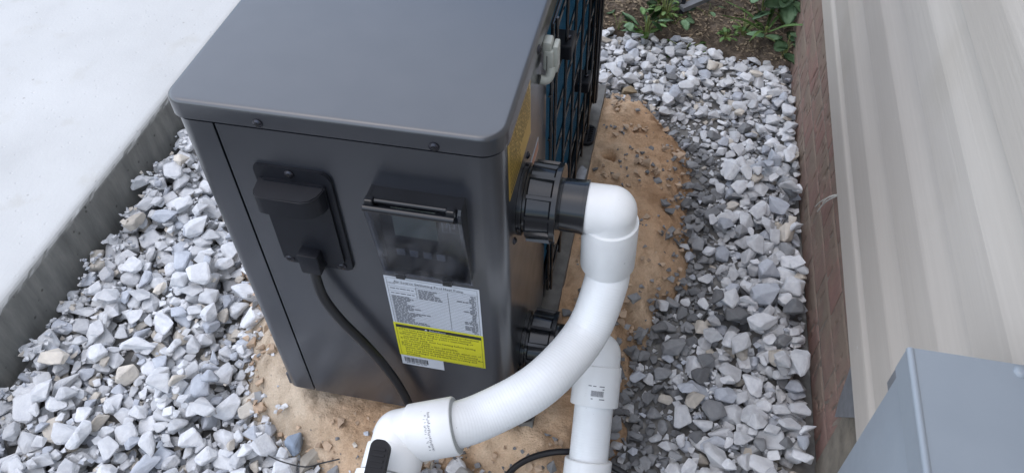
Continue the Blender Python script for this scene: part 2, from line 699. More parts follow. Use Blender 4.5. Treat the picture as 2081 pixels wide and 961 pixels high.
# sand bed ---------------------------------------------------------------
SAND = [(-0.235, 0.32), (-0.185, 0.17), (-0.135, 0.09), (-0.115, 0.03), (-0.085, -0.03), (-0.012, -0.068), (0.06, -0.098), (0.13, -0.15), (0.20, -0.165),
        (0.232, -0.10), (0.262, -0.045), (0.315, -0.03), (0.36, -0.055), (0.40, -0.12), (0.47, -0.125), (0.515, -0.05), (0.532, 0.05),
        (0.548, 0.13), (0.540, 0.21), (0.556, 0.29), (0.592, 0.36), (0.622, 0.46), (0.626, 0.58), (0.612, 0.73), (0.590, 0.827), (0.545, 0.90), (0.486, 0.945), (0.40, 0.96),
        (0.2, 0.97), (-0.1, 0.95), (-0.25, 0.7)]


def sand_dist(x, y):
    """signed distance to the sand outline, positive inside (numpy arrays)"""
    x = np.asarray(x, float)
    y = np.asarray(y, float)
    best = np.full(x.shape, 1e9)
    inside = np.zeros(x.shape, bool)
    n = len(SAND)
    for i in range(n):
        ax, ay = SAND[i]
        bx, by = SAND[(i + 1) % n]
        dx, dy = bx - ax, by - ay
        t = np.clip(((x - ax) * dx + (y - ay) * dy) / (dx * dx + dy * dy), 0, 1)
        best = np.minimum(best, np.hypot(x - ax - t * dx, y - ay - t * dy))
        c = ((ay > y) != (by > y)) & (x < (bx - ax) * (y - ay) / ((by - ay) or 1e-12) + ax)
        inside ^= c
    return np.where(inside, best, -best)


GX0, GY0, STEP = -0.40, -0.30, 0.005
GNX, GNY = 228, 270
gx = GX0 + STEP * np.arange(GNX)
gy = GY0 + STEP * np.arange(GNY)
XX, YY = np.meshgrid(gx, gy, indexing='ij')
SD = sand_dist(XX, YY)
for i in range(GNX):
    for j in range(GNY):
        if abs(SD[i, j]) < 0.12:
            SD[i, j] += 0.045 * fbm(gx[i] * 9 + 3, gy[j] * 9)
HOLE = px(1238, 322, 2, 0.03)


def sand_h(i, j):
    x, y, d = gx[i], gy[j], SD[i, j]
    t = min(1, max(0, (d + 0.05) / 0.13))
    t = t * t * (3 - 2 * t)
    h = -0.072 + 0.105 * t
    if d > -0.05:
        h += 0.020 * fbm(x * 11, y * 11) + 0.017 * fbm(x * 27 + 5, y * 27) * (1 + fbm(x * 5, y * 5 + 9)) + 0.003 * abs(pnoise(x * 85, y * 85)) + 0.0016 * pnoise(x * 160, y * 160)
        # trowel ripples beside the unit
        k = math.exp(-((x - 0.535) / 0.045) ** 2 - ((y - 0.38) / 0.10) ** 2)
        h += 0.0022 * k * math.sin(y * 2 * math.pi / 0.0165 + 2 * fbm(x * 14, y * 6))
        # mound at the far end
        h += 0.018 * math.exp(-((x - 0.50) / 0.07) ** 2 - ((y - 0.86) / 0.06) ** 2)
        # small burrow with a crumbly rim
        q = math.hypot(x - HOLE.x, y - HOLE.y)
        h += 0.010 * math.exp(-((q - 0.026) / 0.012) ** 2) - 0.060 * math.exp(-(q / 0.012) ** 4)
    return h


SH = np.array([[sand_h(i, j) for j in range(GNY)] for i in range(GNX)])
me = bpy.data.meshes.new('sand_bed')
keep = SD > -0.06
idx = -np.ones(SD.shape, int)
vs, fs = [], []
for i in range(GNX):
    for j in range(GNY):
        if keep[i, j]:
            idx[i, j] = len(vs)
            vs.append((gx[i], gy[j], SH[i, j]))
for i in range(GNX - 1):
    for j in range(GNY - 1):
        q = (idx[i, j], idx[i + 1, j], idx[i + 1, j + 1], idx[i, j + 1])
        if min(q) >= 0:
            fs.append(q)
me.from_pydata(vs, [], fs)
for p in me.polygons:
    p.use_smooth = True
me.materials.append(M['sand'])
so = bpy.data.objects.new('sand_bed', me)
COL.objects.link(so)
tag(so, 'tan builders sand heaped as bedding round the pavers', 'sand', kind='structure')


def sand_z(x, y):
    i = int(round((x - GX0) / STEP))
    j = int(round((y - GY0) / STEP))
    if 0 <= i < GNX and 0 <= j < GNY:
        return float(SH[i, j])
    return -0.06


# soil bed at the far end ------------------------------------------------
def soil_edge(x):
    return 1.272 + 0.025 * math.exp(-((x - 0.5) / 0.12) ** 2) - 0.070 * max(0, (x - 0.62) / 0.25) + 0.012 * pnoise(x * 17, 0.3)


def soil_z(x, y):
    d = y - soil_edge(x)
    t = min(1, max(0, (d + 0.04) / 0.08))
    return -0.07 + 0.082 * t + (0.016 * fbm(x * 11, y * 11) + 0.008 * fbm(x * 45, y * 45)) * t


bm = bmesh.new()
nx, ny = 120, 70
grid = []
for i in range(nx + 1):
    x = -0.45 + (0.866 + 0.45) * i / nx
    row = []
    for j in range(ny + 1):
        y = 1.12 + 0.9 * (j / ny) ** 1.2
        row.append(bm.verts.new((x, y, soil_z(x, y))))
    grid.append(row)
for i in range(nx):
    for j in range(ny):
        bm.faces.new((grid[i][j], grid[i + 1][j], grid[i + 1][j + 1], grid[i][j + 1]))
tag(obj('soil_bed', bm, 'soil', smooth=180), 'dark mulchy soil strip with weeds beyond the gravel', 'soil', kind='structure')

# ------------------------------------------------------------------ house: brick plinth, render, siding
BXF = 0.868
BT = 0.066
bw = empty('brick_plinth', (BXF + 0.037, 1.0, -0.03))
bw.rotation_euler.z = 0.022
tag(bw, 'brown rustic brick plinth with gouged faces below the siding', 'brick wall')
obj('mortar_core', nb(BXF + 0.0018 - 0.013, BXF + 0.08, 0.10, 3.2, -0.05, 0.2375), 'mortar', bw)


def brick_mesh(seed, L, Hh, D=0.09):
    r = random.Random(seed)
    b = bmesh.new()
    nu, nv = 56, 20
    rows = []
    gou = [(r.uniform(0.05, 0.95) * L, r.uniform(0.1, 0.9) * Hh, r.uniform(0.006, 0.036), r.uniform(0.0010, 0.0040), r.uniform(0.005, 0.011), r.uniform(-0.45, 0.15)) for _ in range(r.randint(2, 8))]
    for i in range(nu + 1):
        row = []
        for j in range(nv + 1):
            u, v = L * i / nu, Hh * j / nv
            d = 0.0020 * fbm(u * 30 + seed, v * 30) + 0.0003 * r.uniform(-1, 1)
            for (gu, gv, gl, gw, gd, sl) in gou:
                a = (v - gv)
                c = (u - gu) - sl * a
                if abs(a) < gl and abs(c) < gw * 1.6:
                    d += gd * math.exp(-(c / gw) ** 2 * 1.3) * (1 - (abs(a) / gl) ** 3)
            e = min(u, L - u, v, Hh - v)
            if e < 0.003:
                d += 0.0012
            row.append(b.verts.new((d, u, v)))
        rows.append(row)
    for i in range(nu):
        for j in range(nv):
            b.faces.new((rows[i][j], rows[i + 1][j], rows[i + 1][j + 1], rows[i][j + 1]))
    # sides and back
    ring = [rows[i][0] for i in range(nu + 1)] + [rows[nu][j] for j in range(1, nv + 1)] + [rows[i][nv] for i in range(nu - 1, -1, -1)] + [rows[0][j] for j in range(nv - 1, 0, -1)]
    back = [b.verts.new((D, v.co.y, v.co.z)) for v in ring]
    for k in range(len(ring)):
        b.faces.new((ring[k], back[k], back[(k + 1) % len(ring)], ring[(k + 1) % len(ring)]))
    m = bpy.data.meshes.new('brick')
    bmesh.ops.recalc_face_normals(b, faces=b.faces[:])
    b.to_mesh(m)
    b.free()
    for p in m.polygons:
        p.use_smooth = True
    m.set_sharp_from_angle(angle=math.radians(60))
    m.materials.append(M['brick'])
    return m


BL = 0.198
bmeshes = [brick_mesh(s, BL, BT) for s in range(9)]
half = [brick_mesh(40 + s, BL / 2 - 0.003, BT) for s in range(2)]
bc = 0
for c in range(4):
    y = 0.103 + (0.0 if c % 2 else 0.0)
    first = True
    while y < 2.4:
        if first and c % 2:
            m, L = half[c % 2], BL / 2 - 0.003
        else:
            m, L = bmeshes[(bc * 5 + c) % 9], BL
        first = False
        o = bpy.data.objects.new('brick', m)
        COL.objects.link(o)
        o.parent = bw
        o.location = Vector((BXF - 0.013 + rnd.uniform(-0.0006, 0.0006), y, -0.045 + c * (BT + 0.005))) - bw.location
        bc += 1
        y += L + 0.005

rw = obj('rendered_foundation', nb(BXF + 0.006, BXF + 0.1, -1.6, 0.0985, -0.05, 0.22), 'render')
rebase(rw, (BXF + 0.05, -0.75, -0.05))
tag(rw, 'grey-brown rendered foundation continuing where the bricks end', 'foundation')
bm = bmesh.new()
extrude_poly(bm, [(0.035, 0.215), (0.125, 0.238), (0.098, 0.150), (0.086, 0.128)], YZ, BXF - 0.010, BXF - 0.0075)
fl = obj('flashing', bm, 'slate')
rebase(fl, (BXF - 0.009, 0.09, 0.128))
tag(fl, 'bent grey metal flashing scrap between brick end and siding', 'flashing')

# siding: each course one dutch-lap board of vinyl
sw = empty('siding_wall', (0.9, 0.5, 0.235))
tag(sw, 'taupe wood-grain dutch-lap vinyl siding on the house wall', 'siding')
SXF = 0.850
LZ = Z0 + 0.160


def siding_course(z0, pitch, flat, name='siding_board'):
    b = bmesh.new()
    zt = z0 + pitch
    pr = [(SXF + 0.030, z0 + 0.006), (SXF + 0.012, z0 - 0.001), (SXF + 0.0012, z0), (SXF, z0 + 0.002)]
    pr += [(SXF + 0.0003, z0 + flat * 0.5), (SXF + 0.0008, z0 + flat - 0.003), (SXF + 0.0016, z0 + flat + 0.002)]
    for k in range(1, 6):
        t = k / 5
        pr.append((SXF + 0.0016 + 0.0160 * t, z0 + flat + 0.002 + (pitch - flat + 0.006) * t))
    pr += [(SXF + 0.030, zt + 0.010)]
    extrude_poly(b, pr, lambda u, v, d: (u, d, v), -1.8, 4.2)
    return obj(name, b, 'siding', sw, smooth=3)


z = LZ
siding_course(z, 0.080, 0.052)
z += 0.080
for k in range(17):
    siding_course(z, 0.129, 0.066)
    z += 0.129

# ------------------------------------------------------------------ heat pump
W, D, TOP = 0.38, 0.84, Z0 + 0.592
LIDB = Z0 + 0.567
hp = empty('heat_pump', (W / 2, D / 2, Z0))
tag(hp, 'dark grey pool heat pump cabinet standing on pavers beside the house', 'heat pump')
# lid
bm = bmesh.new()
OV = 0.0035
rings_ = []


def lid_ring(d, z_):
    rad_ = tuple(q - d for q in (0.022, 0.029, 0.022, 0.022))
    return [bm.verts.new((u, v, z_)) for u, v in round_rect(-OV + d, W + OV - d, -OV + d, D + OV - d, rad_, 10)]


rings_.append(lid_ring(0.0025, LIDB))
rings_.append(lid_ring(0.0, LIDB))
rings_.append(lid_ring(0.0, TOP - 0.006))
for k in range(1, 7):
    a_ = math.radians(15 * k)
    rings_.append(lid_ring(0.006 * (1 - math.cos(a_)), TOP - 0.006 + 0.006 * math.sin(a_)))
rings_.append(lid_ring(0.009, TOP))
for p_, q_ in zip(rings_, rings_[1:]):
    for k in range(len(p_)):
        bm.faces.new((p_[k], p_[(k + 1) % len(p_)], q_[(k + 1) % len(p_)], q_[k]))
bm.faces.new(rings_[-1])
bm.faces.new(rings_[0][::-1])
obj('lid', bm, 'paint', hp, smooth=30)
# chassis inside
obj('chassis', nb(0.012, W - 0.030, 0.012, D - 0.01, Z0 + 0.004, LIDB - 0.001), 'dark', hp)
obj('base_tray', nb(0.004, W - 0.004, 0.004, D - 0.002, Z0 + 0.001, Z0 + 0.030), 'paint', hp)


def arc(cx, cy, r, a0, a1, n=8):
    return [(cx + r * math.cos(math.radians(a0 + (a1 - a0) * i / n)), cy + r * math.sin(math.radians(a0 + (a1 - a0) * i / n))) for i in range(n + 1)]


PT = LIDB - 0.0050
# corner panel on the slab side
bm = strip(bmesh.new(), [(0.0, D)] + arc(0.020, 0.020, 0.020, 180, 270) + [(0.0485, 0.0), (0.0485, 0.008)], 0.0016, Z0, PT)
obj('corner_panel', bm, 'paint', hp, smooth=25)
# service panel: front, wrapping round to the fittings side
bm = strip(bmesh.new(), [(0.0515, 0.008), (0.0515, 0.0), (0.3, 0.0)] + arc(W - 0.026, 0.026, 0.026, 270, 360) + [(W, 0.15), (W, 0.262), (W - 0.012, 0.262)], 0.0016, Z0, PT)
obj('service_panel', bm, 'paint', hp, smooth=25)
obj('top_rail', nb(W - 0.012, W, 0.264, D - 0.02, LIDB - 0.022, LIDB - 0.0012, 0.001), 'paint', hp)
obj('end_post', nb(W - 0.012, W + 0.016, D - 0.022, D, Z0, LIDB - 0.002, 0.002), 'black', hp)
obj('bottom_rail', nb(W - 0.012, W + 0.001, 0.264, D - 0.023, Z0 - 0.004, Z0 + 0.030, 0.001), 'black', hp)
# coil: a block of vertical blue fins behind the wire guard
bm = bmesh.new()
box(bm, W - 0.029, W - 0.012, 0.266, D - 0.024, Z0 + 0.03, LIDB - 0.003)
yy = 0.268
while yy < D - 0.027:
    box(bm, W - 0.0122, W - 0.0085, yy, yy + 0.0016, Z0 + 0.031, LIDB - 0.0225)
    yy += 0.0055
co = obj('coil_fins', bm, 'fins', hp)
co['kind'] = 'stuff'
# wire guard
zt_, zb_ = LIDB - 0.012, Z0 + 0.012
guard = obj('guard_frame', tube(bmesh.new(), [(W + 0.006, 0.2705, zb_), (W + 0.006, 0.2705, zt_), (W + 0.006, D - 0.026, zt_), (W + 0.006, D - 0.026, zb_), (W + 0.006, 0.272, zb_)], 0.0026, 8), 'wire', hp, smooth=40)
for k in range(7):
    y = 0.278 + 0.089 * k
    obj('guard_wire', tube(bmesh.new(), [(W + 0.0105, y, Z0 + 0.006), (W + 0.0105, y, LIDB - 0.006)], 0.0025, 10), 'wire', guard, smooth=60)
for k in range(7):
    zz = Z0 + 0.045 + 0.0795 * k
    obj('guard_wire', tube(bmesh.new(), [(W + 0.0045, 0.266, zz), (W + 0.0045, D - 0.024, zz)], 0.0023, 10), 'wire', guard, smooth=60)
for (y, zz) in ((0.375, Z0 + 0.454), (0.63, Z0 + 0.20)):
    o = obj('guard_clip', nb(W - 0.010, W + 0.020, y - 0.022, y + 0.022, zz - 0.012, zz + 0.012, 0.003), 'black', guard)
    obj('clip_screw', lathe(bmesh.new(), (W + 0.012, y, zz + 0.011), (W + 0.012, y, zz + 0.02), [(0, 0.004), (0.004, 0.004), (0.005, 0.0025)], 12), 'screw', o, smooth=40)

# pale sensor clip hanging on the guard
cl = empty('sensor_clip_root', (0, 0, 0))
bpy.data.objects.remove(cl)
bm = bmesh.new()
cy = 0.226
box(bm, W + 0.0035, W + 0.017, cy - 0.012, cy + 0.012, Z0 + 0.523, Z0 + 0.552, 0.003)
box(bm, W + 0.002, W + 0.014, cy - 0.010, cy + 0.010, Z0 + 0.545, Z0 + 0.5635, 0.003)
box(bm, W + 0.0145, W + 0.0215, cy - 0.006, cy + 0.014, Z0 + 0.517, Z0 + 0.556, 0.002)
clip = obj('sensor_clip', bm, 'clip', hp, smooth=35)
obj('hook', tube(bmesh.new(), catmull([(W + 0.013, cy - 0.006, Z0 + 0.527), (W + 0.013, cy - 0.011, Z0 + 0.518), (W + 0.009, cy - 0.016, Z0 + 0.513), (W + 0.001, cy - 0.019, Z0 + 0.515)], 5), 0.0062, 14), 'clip', clip, smooth=60)
obj('clip_gap', nb(W + 0.0085, W + 0.0093, cy - 0.0125, cy - 0.0105, Z0 + 0.524, Z0 + 0.546), 'dark', clip)


def screw(parent, p, axis, r=0.0048):
    p, ax = Vector(p), Vector(axis)
    o = obj('screw', lathe(bmesh.new(), p, p + ax, [(0.0, r * 1.25), (0.0012, r * 1.25), (0.0016, r), (0.0026, r * 0.82), (0.0032, r * 0.45)], 18), 'screw', parent, smooth=50)
    b = bmesh.new()
    u = ax.orthogonal().normalized()
    w = ax.cross(u)
    u, w = (u + w).normalized(), (u - w).normalized()
    for d, e in ((u, w), (w, u)):
        c = p + ax * 0.0033
        v = [c + d * r * 0.55 + e * r * 0.13, c - d * r * 0.55 + e * r * 0.13, c - d * r * 0.55 - e * r * 0.13, c + d * r * 0.55 - e * r * 0.13]
        b.faces.new([b.verts.new(q) for q in v])
        ax_off = ax * 0.0001
        for q in b.verts:
            q.co += ax_off
    obj('recess', b, 'dark', o)
    return o


screw(hp, (0.108, -0.0035, Z0 + 0.574), (0, -1, 0))
screw(hp, (0.308, -0.0035, Z0 + 0.573), (0, -1, 0))
screw(hp, (W + 0.0035, 0.187, Z0 + 0.5735), (1, 0, 0))
screw(hp, (W, 0.046, Z0 + 0.386), (1, 0, 0), 0.004)
screw(hp, (W, 0.133, Z0 + 0.452), (1, 0, 0), 0.004)
screw(hp, (W, 0.046, Z0 + 0.085), (1, 0, 0), 0.004)

# power inlet cover ------------------------------------------------------
bm = bmesh.new()
f0, f1 = extrude_poly(bm, round_rect(0.083, 0.178, 0.4185, 0.590, (0.007, 0.007, 0.014, 0.006), 6), XZ, 0.0, -0.0045)
bmesh.ops.bevel(bm, geom=list(f1.edges), offset=0.0012, segments=2, affect='EDGES')
pc = obj('inlet_cover', bm, 'black', hp, smooth=35)
bm = bmesh.new()
f0, f1 = extrude_poly(bm, round_rect(0.0905, 0.170, 0.434, 0.572, 0.005, 5), XZ, -0.0044, -0.0085)
bmesh.ops.bevel(bm, geom=list(f1.edges), offset=0.0015, segments=2, affect='EDGES')
obj('raised_pad', bm, 'black', pc, smooth=35)
bm = bmesh.new()
f0, f1 = extrude_poly(bm, [(0.0865, -0.004), (0.0865, -0.022), (0.0885, -0.0275), (0.093, -0.031), (0.1, -0.032), (0.148, -0.032), (0.158, -0.0285), (0.166, -0.020), (0.169, -0.012), (0.169, -0.004)], XY, 0.5385, 0.5715)
for v in bm.verts:                      # the roof of the hood falls forward a little
    if v.co.z > 0.56:
        v.co.z -= (-v.co.y) * 0.18
bmesh.ops.bevel(bm, geom=list(f1.edges), offset=0.0012, segments=2, affect='EDGES')
obj('hood', bm, 'black', pc, smooth=35)
obj('cable_gland', nb(0.115, 0.1425, -0.024, -0.004, 0.4235, 0.458, 0.0022), 'black', pc, smooth=35)
screw(pc, (0.128, -0.0045, 0.5825), (0, -1, 0))
screw(pc, (0.0915, -0.0045, 0.4265), (0, -1, 0), 0.0052)
screw(pc, (0.163, -0.0045, 0.4265), (0, -1, 0), 0.0052)

# controller behind its smoked flap -------------------------------------
CX0, CX1, CZ0, CZ1 = 0.2255, 0.3365, 0.437, 0.579
hs = bmesh.new()
sidep = [(0.0, CZ1), (-0.020, CZ1), (-0.024, CZ1 - 0.006), (-0.008, CZ0), (0.0, CZ0)]
extrude_poly(hs, sidep, YZ, CX0, CX0 + 0.004)
extrude_poly(hs, sidep, YZ, CX1 - 0.004, CX1)
box(hs, CX0 + 0.004, CX1 - 0.004, -0.0195, 0.0, CZ1 - 0.004, CZ1 - 0.0003)
box(hs, CX0 + 0.004, CX1 - 0.004, -0.008, 0.0, CZ0 + 0.0003, CZ0 + 0.004)
ctl = obj('controller_housing', hs, 'gloss', hp)
disp = obj('control_face', nb(CX0 + 0.0045, CX1 - 0.0045, -0.004, -0.0002, CZ0 + 0.0045, CZ1 - 0.0045), 'black', ctl)
obj('lcd', nb(0.246, 0.300, -0.0052, -0.0041, 0.505, 0.552, 0.0004), 'lcd', disp)
for k in range(4):
    obj('button', nb(0.244 + 0.017 * k, 0.255 + 0.017 * k, -0.0062, -0.0041, 0.470, 0.481, 0.0008), 'inkgrey', disp)
bm = bmesh.new()
for (a, b_) in ((0.306, 0.313), (0.315, 0.322)):                       # faint seven-segment marks
    for (u0, u1, v0, v1) in ((a, b_, 0.538, 0.5392), (a, b_, 0.530, 0.5312), (a, b_, 0.522, 0.5232), (a, a + 0.0012, 0.5232, 0.538), (b_ - 0.0012, b_, 0.5312, 0.538)):
        rect(bm, lambda u, v: (u, -0.0043, v), u0, u1, v0, v1)
obj('segments', bm, 'inkgrey', disp)
# flap: a thin wedge-shaped lid
bm = bmesh.new()
A, B_ = Vector((-0.0275, CZ1 - 0.012)), Vector((-0.0095, CZ0 - 0.0015))
nrm = Vector((-(B_ - A).y, (B_ - A).x)).normalized()
if nrm.x > 0:
    nrm = -nrm
th = nrm * 0.0022
extrude_poly(bm, [tuple(A), tuple(A + th), tuple(B_ + th), tuple(B_)], YZ, CX0 - 0.002, CX1 + 0.002)
bmesh.ops.bevel(bm, geom=bm.edges[:], offset=0.0006, segments=1, affect='EDGES')
flap = obj('flap', bm, 'smoke', ctl)
obj('hinge_bar', tube(bmesh.new(), [(CX0 - 0.001, -0.0295, CZ1 - 0.0075), (CX1 - 0.006, -0.0295, CZ1 - 0.0075)], 0.0042, 14), 'gloss', flap, smooth=50)
obj('hinge_rod', tube(bmesh.new(), [(CX0 + 0.012, -0.0235, CZ1 + 0.0005), (CX1 - 0.016, -0.0235, CZ1 + 0.0005)], 0.0028, 12), 'gloss', flap, smooth=50)
for u in (CX0 + 0.005, CX1 - 0.011):
    obj('hinge_ear', nb(u - 0.005, u + 0.006, -0.029, -0.019, CZ1 - 0.006, CZ1 + 0.0035, 0.002), 'gloss', flap)
for u in (0.2435, 0.3050):
    obj('latch_tab', nb(u - 0.0065, u + 0.0065, -0.0105, -0.0012, CZ0 - 0.0125, CZ0 - 0.002, 0.0018), 'gloss', flap)

# rating plate -----------------------------------------------------------
lab = obj('rating_label', nb(0.216, 0.3435, -0.0006, -0.0001, 0.3145, 0.4155), 'white_label', hp)
F = lambda u, v: (u, -0.0009, v)
ink = bmesh.new()
text_bm(ink, 'Air Source Swimming Pool Heat Pump', 0.0068, F, 0.2285, 0.4040, 0.094)
text_bm(ink, 'Model', 0.0034, F, 0.2215, 0.4005)
X0, X1, XM, XG = 0.2190, 0.3405, 0.3005, 0.2575


def hline(b, x0, x1, z, t=0.00035):
    rect(b, F, x0, x1, z - t / 2, z + t / 2)


def vline(b, x, z0, z1, t=0.0004):
    rect(b, F, x - t / 2, x + t / 2, z0, z1)


for zz in (0.4128, 0.4030):
    hline(ink, X0, X1, zz)
vline(ink, X0, 0.3160, 0.4128)
vline(ink, X1, 0.3160, 0.4128)
vline(ink, XM, 0.3160, 0.3990)
hline(ink, X0, X1, 0.3160)
rr = random.Random(4)
lp = bmesh.new()


def greek(b, x0, x1, z, h=0.0018):
    """print too small to read in the photo: word-length dashes"""
    x = x0
    while x < x1 - 0.001:
        w = min(rr.uniform(0.0025, 0.008), x1 - x)
        rect(b, F, x, x + w, z - h / 2, z + h / 2)
        x += w + 0.0011


nrow = 25
z1, z0 = 0.4000, 0.3160
for k in range(nrow):
    zt = z1 - (z1 - z0) * k / nrow
    zc = zt - (z1 - z0) / nrow / 2
    if k < 7:
        hline(ink, XG, X1, zt)
        if k > 0:
            greek(lp, XG + 0.003, XG + rr.uniform(0.022, 0.036), zc)
    else:
        hline(ink, X0, X1, zt)
        greek(lp, X0 + 0.003, X0 + rr.uniform(0.022, 0.056), zc)
    greek(lp, X1 - 0.0025 - rr.choice((0.006, 0.007, 0.009, 0.018, 0.026)), X1 - 0.0025, zc)
vline(ink, XG, z1 - (z1 - z0) * 7 / nrow, z1)
for k in (1, 4):
    hline(ink, X0, XG, z1 - (z1 - z0) * k / nrow)
for k in (2.4, 5.4):
    greek(ink, X0 + 0.003, XG - 0.003, z1 - (z1 - z0) * k / nrow, 0.0013)
obj('print', ink, 'ink', lab)
obj('small_print', lp, 'inkgrey', lab)['kind'] = 'stuff'

ylab = obj('warning_label', nb(0.2155, 0.3437, -0.0006, -0.0001, 0.2345, 0.3140), 'yellow_label', hp)
yk = bmesh.new()
rect(yk, F, 0.2185, 0.3410, 0.3040, 0.3105)
for (a, b_) in (((0.2185, 0.2363), (0.2189, 0.3040)), ((0.3406, 0.2363), (0.3410, 0.3040))):
    rect(yk, F, a[0], b_[0], a[1], b_[1])
hline(yk, 0.2185, 0.3410, 0.2363)
lines = ['1)The heat pump must be installed by professional', '   installers according to instruction manual.',
         '2)Must cut off all power before maintaining or', '   repairing the unit.',
         '3)The water pump must be running before turning', '   on the heat pump.', '4)The power supply is 220~240V/60Hz.',
         '5)Must cut off power supply and drain water out of', '   system, when heat pump unit would stop running',
         '   for a long time in winter seasons, to prevent the', '   heat exchanger and pipeline from freezing and', '   breaking.']
for k, s in enumerate(lines):
    text_bm(yk, s, 0.0060, F, 0.2215, 0.2985 - 0.00545 * k, 0.1165 * len(s.strip()) / 50)
obj('print', yk, 'ink', ylab)
hw = bmesh.new()
F = lambda u, v: (u, -0.0012, v)
text_bm(hw, 'Attentions', 0.0056, F, 0.2665, 0.3055, 0.024)
hw.faces.new([hw.verts.new(F(*q)) for q in ((0.2600, 0.3054), (0.2645, 0.3054), (0.26225, 0.3094))])
obj('heading', hw, 'white_label', ylab)
F = lambda u, v: (u, -0.0009, v)
blab = obj('serial_label', nb(0.2165, 0.2805, -0.0006, -0.0001, 0.2105, 0.2338), 'white_label', hp)
bk = bmesh.new()
x = 0.2215
while x < 0.2570:
    w = rr.choice((0.0004, 0.0004, 0.0007, 0.0010))
    rect(bk, F, x, x + w, 0.2180, 0.2300)
    x += w + rr.choice((0.0004, 0.0006, 0.0009))
greek(bk, 0.2235, 0.2545, 0.2160, 0.0012)
obj('barcode', bk, 'ink', blab)

# side stickers ----------------------------------------------------------
gl = obj('gold_label', nb(W + 0.0001, W + 0.0006, 0.0275, 0.151, Z0 + 0.474, Z0 + 0.562), 'gold', hp)
FX = lambda u, v: (W + 0.0009, u, v)
gk = bmesh.new()
for (za, zb) in ((0.480, 0.4825), (0.487, 0.4885), (0.4925, 0.494), (0.500, 0.5012)):
    rect(gk, FX, 0.034, 0.034 + 0.055, Z0 + za, Z0 + zb)
for k in range(9):
    zz = Z0 + 0.508 + 0.0055 * k
    u = 0.034
    while u < 0.145:
        w = rr.uniform(0.004, 0.016)
        rect(gk, FX, u, min(u + w, 0.146), zz, zz + 0.0014)
        u += w + 0.003
for u in (0.062, 0.098):
    rect(gk, FX, u, u + 0.0008, Z0 + 0.503, Z0 + 0.556)
obj('print', gk, 'ink', gl)
for zz in (Z0 + 0.404, Z0 + 0.020):
    bm = bmesh.new()
    extrude_poly(bm, [(0.152, zz - 0.004), (0.204, zz - 0.004), (0.204, zz + 0.018), (0.152, zz + 0.018)], YZ, W + 0.0001, W + 0.0006)
    o = obj('arrow_sticker', bm, 'white_label', hp)
    b = bmesh.new()
    FX2 = lambda u, v: (W + 0.0009, u, v)
    rect(b, FX2, 0.155, 0.201, zz - 0.001, zz + 0.015)
    obj('arrow_field', b, 'orange', o)

# unions on the side -----------------------------------------------------
UY, UZT, UZB = 0.100, 0.487, 0.175


def union(z):
    c0, c1 = Vector((W + 0.0003, UY, z)), Vector((W + 0.2, UY, z))
    u = obj('union', lathe(bmesh.new(), c0, c1, [(0, 0.047), (0.006, 0.047), (0.0065, 0.0425), (0.014, 0.0425), (0.0145, 0.040), (0.030, 0.040)], 44), 'gloss', hp, smooth=40)
    nut = lathe(bmesh.new(), c0, c1, [(0.010, 0.044), (0.0105, 0.0488), (0.0125, 0.0500), (0.040, 0.0480), (0.0425, 0.0520), (0.0485, 0.0520), (0.0495, 0.0508), (0.0497, 0.036)], 48)
    for k in range(12):
        a = 2 * math.pi * (k + 0.35) / 12
        n = Vector((0, math.cos(a), math.sin(a)))
        t = Vector((0, -math.sin(a), math.cos(a)))
        q = c0 + n * 0.0485
        vs = []
        for dx in (0.0115, 0.0425):
            for s, r in ((-0.0032, 0.0), (-0.0022, 0.0042), (0.0022, 0.0042), (0.0032, 0.0)):
                vs.append(nut.verts.new(q + Vector((dx, 0, 0)) + t * s + n * (r if dx < 0.02 else r - 0.0005)))
        for i in range(3):
            nut.faces.new((vs[i], vs[i + 1], vs[i + 5], vs[i + 4]))
        nut.faces.new(vs[0:4][::-1])
        nut.faces.new(vs[4:8])
    obj('nut', nut, 'gloss', u, smooth=35)
    obj('tailpiece', lathe(bmesh.new(), c0, c1, [(0.044, 0.0335), (0.0515, 0.0335), (0.052, 0.0340), (0.0785, 0.0345), (0.0787, 0.0352), (0.0825, 0.0352), (0.083, 0.0345), (0.0832, 0.029)], 44), 'gloss', u, smooth=40)


union(UZT)
union(UZB)

# feet -------------------------------------------------------------------
PAV = 0.054
for y in (0.055, 0.735):
    b = bmesh.new()
    extrude_poly(b, round_rect(W - 0.09, W + 0.026, y - 0.032, y + 0.032, (0.004, 0.016, 0.016, 0.004), 5), XY, PAV + 0.0005, PAV + 0.008)
    box(b, W - 0.085, W - 0.006, y - 0.026, y + 0.026, PAV + 0.0079, Z0 - 0.0045)
    ft = obj('foot', b, 'black', hp)
    zz = bmesh.new()
    n = 7
    for k in range(n):
        a = y - 0.026 + 0.052 * k / n
        s = 0.052 / n
        extrude_poly(zz, [(W + 0.012, a), (W + 0.021, a + s / 2), (W + 0.012, a + s)], XY, PAV + 0.0079, PAV + 0.0105)
    tube(zz, [(W + 0.004, y, PAV + 0.0079), (W + 0.004, y, PAV + 0.0125)], 0.005, 12)
    obj('tread', zz, 'gloss', ft)

